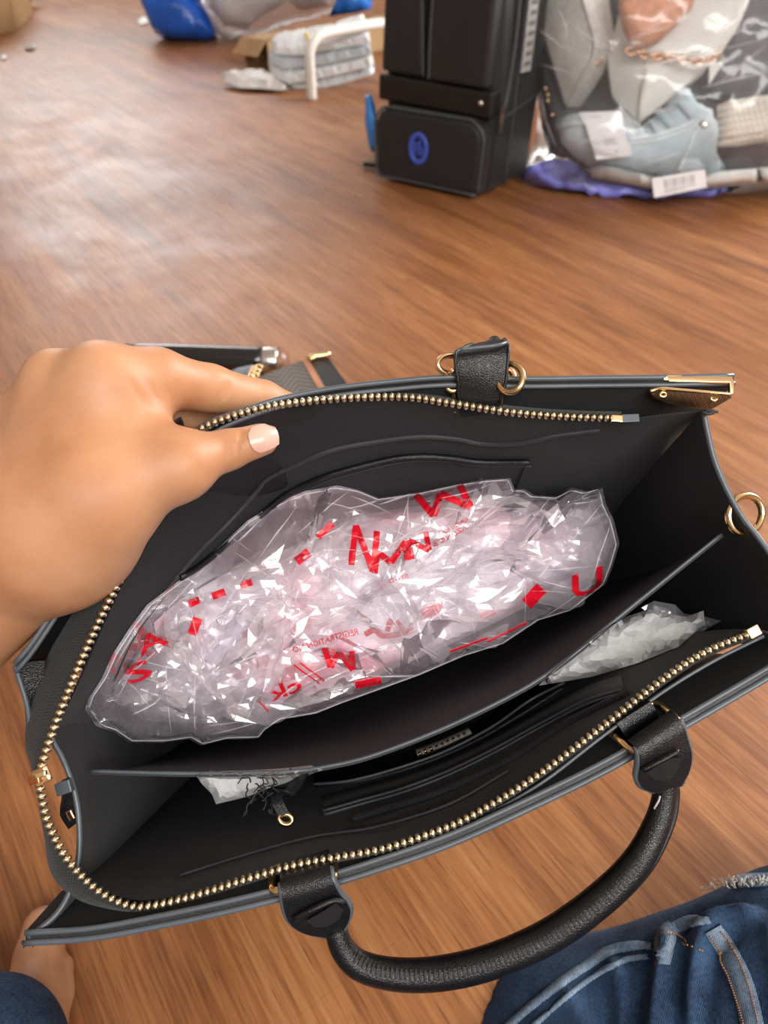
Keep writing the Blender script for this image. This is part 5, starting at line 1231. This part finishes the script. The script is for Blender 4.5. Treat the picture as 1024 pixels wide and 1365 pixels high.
# litter on the floor
for (pts, lab) in (([(182, 27), (190, 22), (199, 24), (196, 31), (186, 33)], 'white paper scrap near the blue sack'), ([(32, 65), (40, 61), (49, 60), (46, 65), (36, 67)], 'pale scrap of film on the floor near the left carton'), ([(0, 76), (6, 73), (9, 76), (4, 79)], 'tiny pale scrap at the left edge of the floor'), ([(178, 12), (182, 10), (186, 12), (182, 15)], 'tiny white crumb above the paper scrap')):
    o = pillow('paper_scrap', pts, floor_clamped(plane_place(FLR(*pts[0], .006), (0, 0, 1))), .006, .004, plain('white_scrap', (.75, .75, .73), .6), None, 3, 2, False); tag(o, lab, 'scrap')

# ---- just behind the handbag: black flask and a chevron patterned purse
fk = thing('flask', FLR(270, 500), 'glossy black cylinder with a silver ring, lying behind the hand', 'flask')
a, b = FLR(180, 476, .021), FLR(352, 482, .021); ax = (b - a).normalized()
gloss = plain('glossy_black_lacquer', (.006, .006, .007), .12, var=.1, bump=0, coat=.6)
tube('barrel', [a, a + (b - a) * .02, b - (b - a) * .02, b], [.019, .021, .021, .021], gloss, fk, segs=32, n=24)
tube('silver_ring', [b, b + ax * .004, b + ax * .022], [.0212, .0216, .0205], M['silver'], fk, segs=32, n=8); tube('end_cap', [b + ax * .022, b + ax * .030, b + ax * .034], [.0195, .018, .012], plain('brown_plastic_cap', (.25, .13, .08), .35), fk, segs=32, n=8)
tube('end_button', [a - ax * .006, a], [.008, .012], M['silver'], fk, segs=20, n=4)
cv = thing('chevron_purse', FLR(400, 520), 'grey-brown chevron purse with a tan stripe and black strap, behind the handbag', 'purse')
def chev():
    t = NT('grey_brown_chevron'); c = t.node('ShaderNodeTexCoord'); sep = t.node('ShaderNodeSeparateXYZ'); t.L(c.outputs['UV'], sep.inputs[0]); z = t.math('PINGPONG', sep.outputs['X'], .022)
    s = t.math('SINE', t.math('MULTIPLY', t.math('ADD', sep.outputs['Y'], z), 6.283 / .011)); s = t.math('MULTIPLY_ADD', s, .5, .5); t.set(color=t.mix(s, (.06, .05, .044), (.17, .145, .125)), rough=.55); t.bump(s, .6, .0012); return t.m
hz = .055
def flat_quad(name, quad, z, th, mat, n=10, parent=cv):
    q = [np.array(tuple(FLR(x, y, z + dz))) for x, y, dz in quad]; G = np.zeros((n, n, 3))
    for i in range(n):
        for j in range(n):
            u, v = i / (n - 1), j / (n - 1); G[i, j] = (q[0] * (1 - u) + q[1] * u) * (1 - v) + (q[3] * (1 - u) + q[2] * u) * v
    o = sheet(name, G, th, mat, parent); 
    if o.data.polygons[0].normal.z < 0: pass
    return o
cq = [(328, 508, -.004), (404, 480, 0), (432, 530, 0), (345, 560, -.004)]
flat_quad('side', cq, hz, -.045, chev()); flat_quad('stripe', [(403, 480, .001), (411, 478, .001), (440, 528, .001), (431, 530, .001)], hz, -.046, plain('tan_leather_stripe', (.42, .18, .09), .5))
flat_quad('strap', [(411, 480, 0), (438, 477, -.002), (472, 524, -.002), (440, 528, 0)], hz, -.044, leather('black_strap', (.012, .012, .014), .4, 500, .2))
g = Geo(); a, b = FLR(412, 476, hz + .003), FLR(440, 472, hz + .003); g.tube(spline([a, b], 6), .0042, 10); g.make('gold_bar', M['gold'], cv); g = Geo(); g.bead(FLR(415, 477, hz + .005), Vector((.006, 0, 0)), Vector((0, .006, 0)), Vector((0, 0, .005)), 10, 6); g.make('bar_stud', M['gold'], cv)
for k in range(6):
    c = FLR(334 + (k % 2) * 5 + k * 1.2, 503 - k * 2.6, hz + .004); oval('chain_link', c, Vector((.004, .002, 0)), Vector((-.001, .002, .003)), .0012, 'gold', cv, 12)
ft = pillow('plastic_tag', [(300, 497), (318, 490), (336, 486), (346, 490), (338, 502), (322, 510), (306, 508)], plane_place(FLR(320, 500, .045), (0, -.3, 1)), .003, .002, plain('grey_blue_tag', (.20, .23, .26), .3), None, 5, 3, True); tag(ft, 'small grey-blue tag lying between flask and chevron purse', 'tag')
print('objects', len(bpy.data.objects), 'tris', sum(sum(len(p.vertices) - 2 for p in o.data.polygons) for o in bpy.data.objects if o.type == 'MESH'))
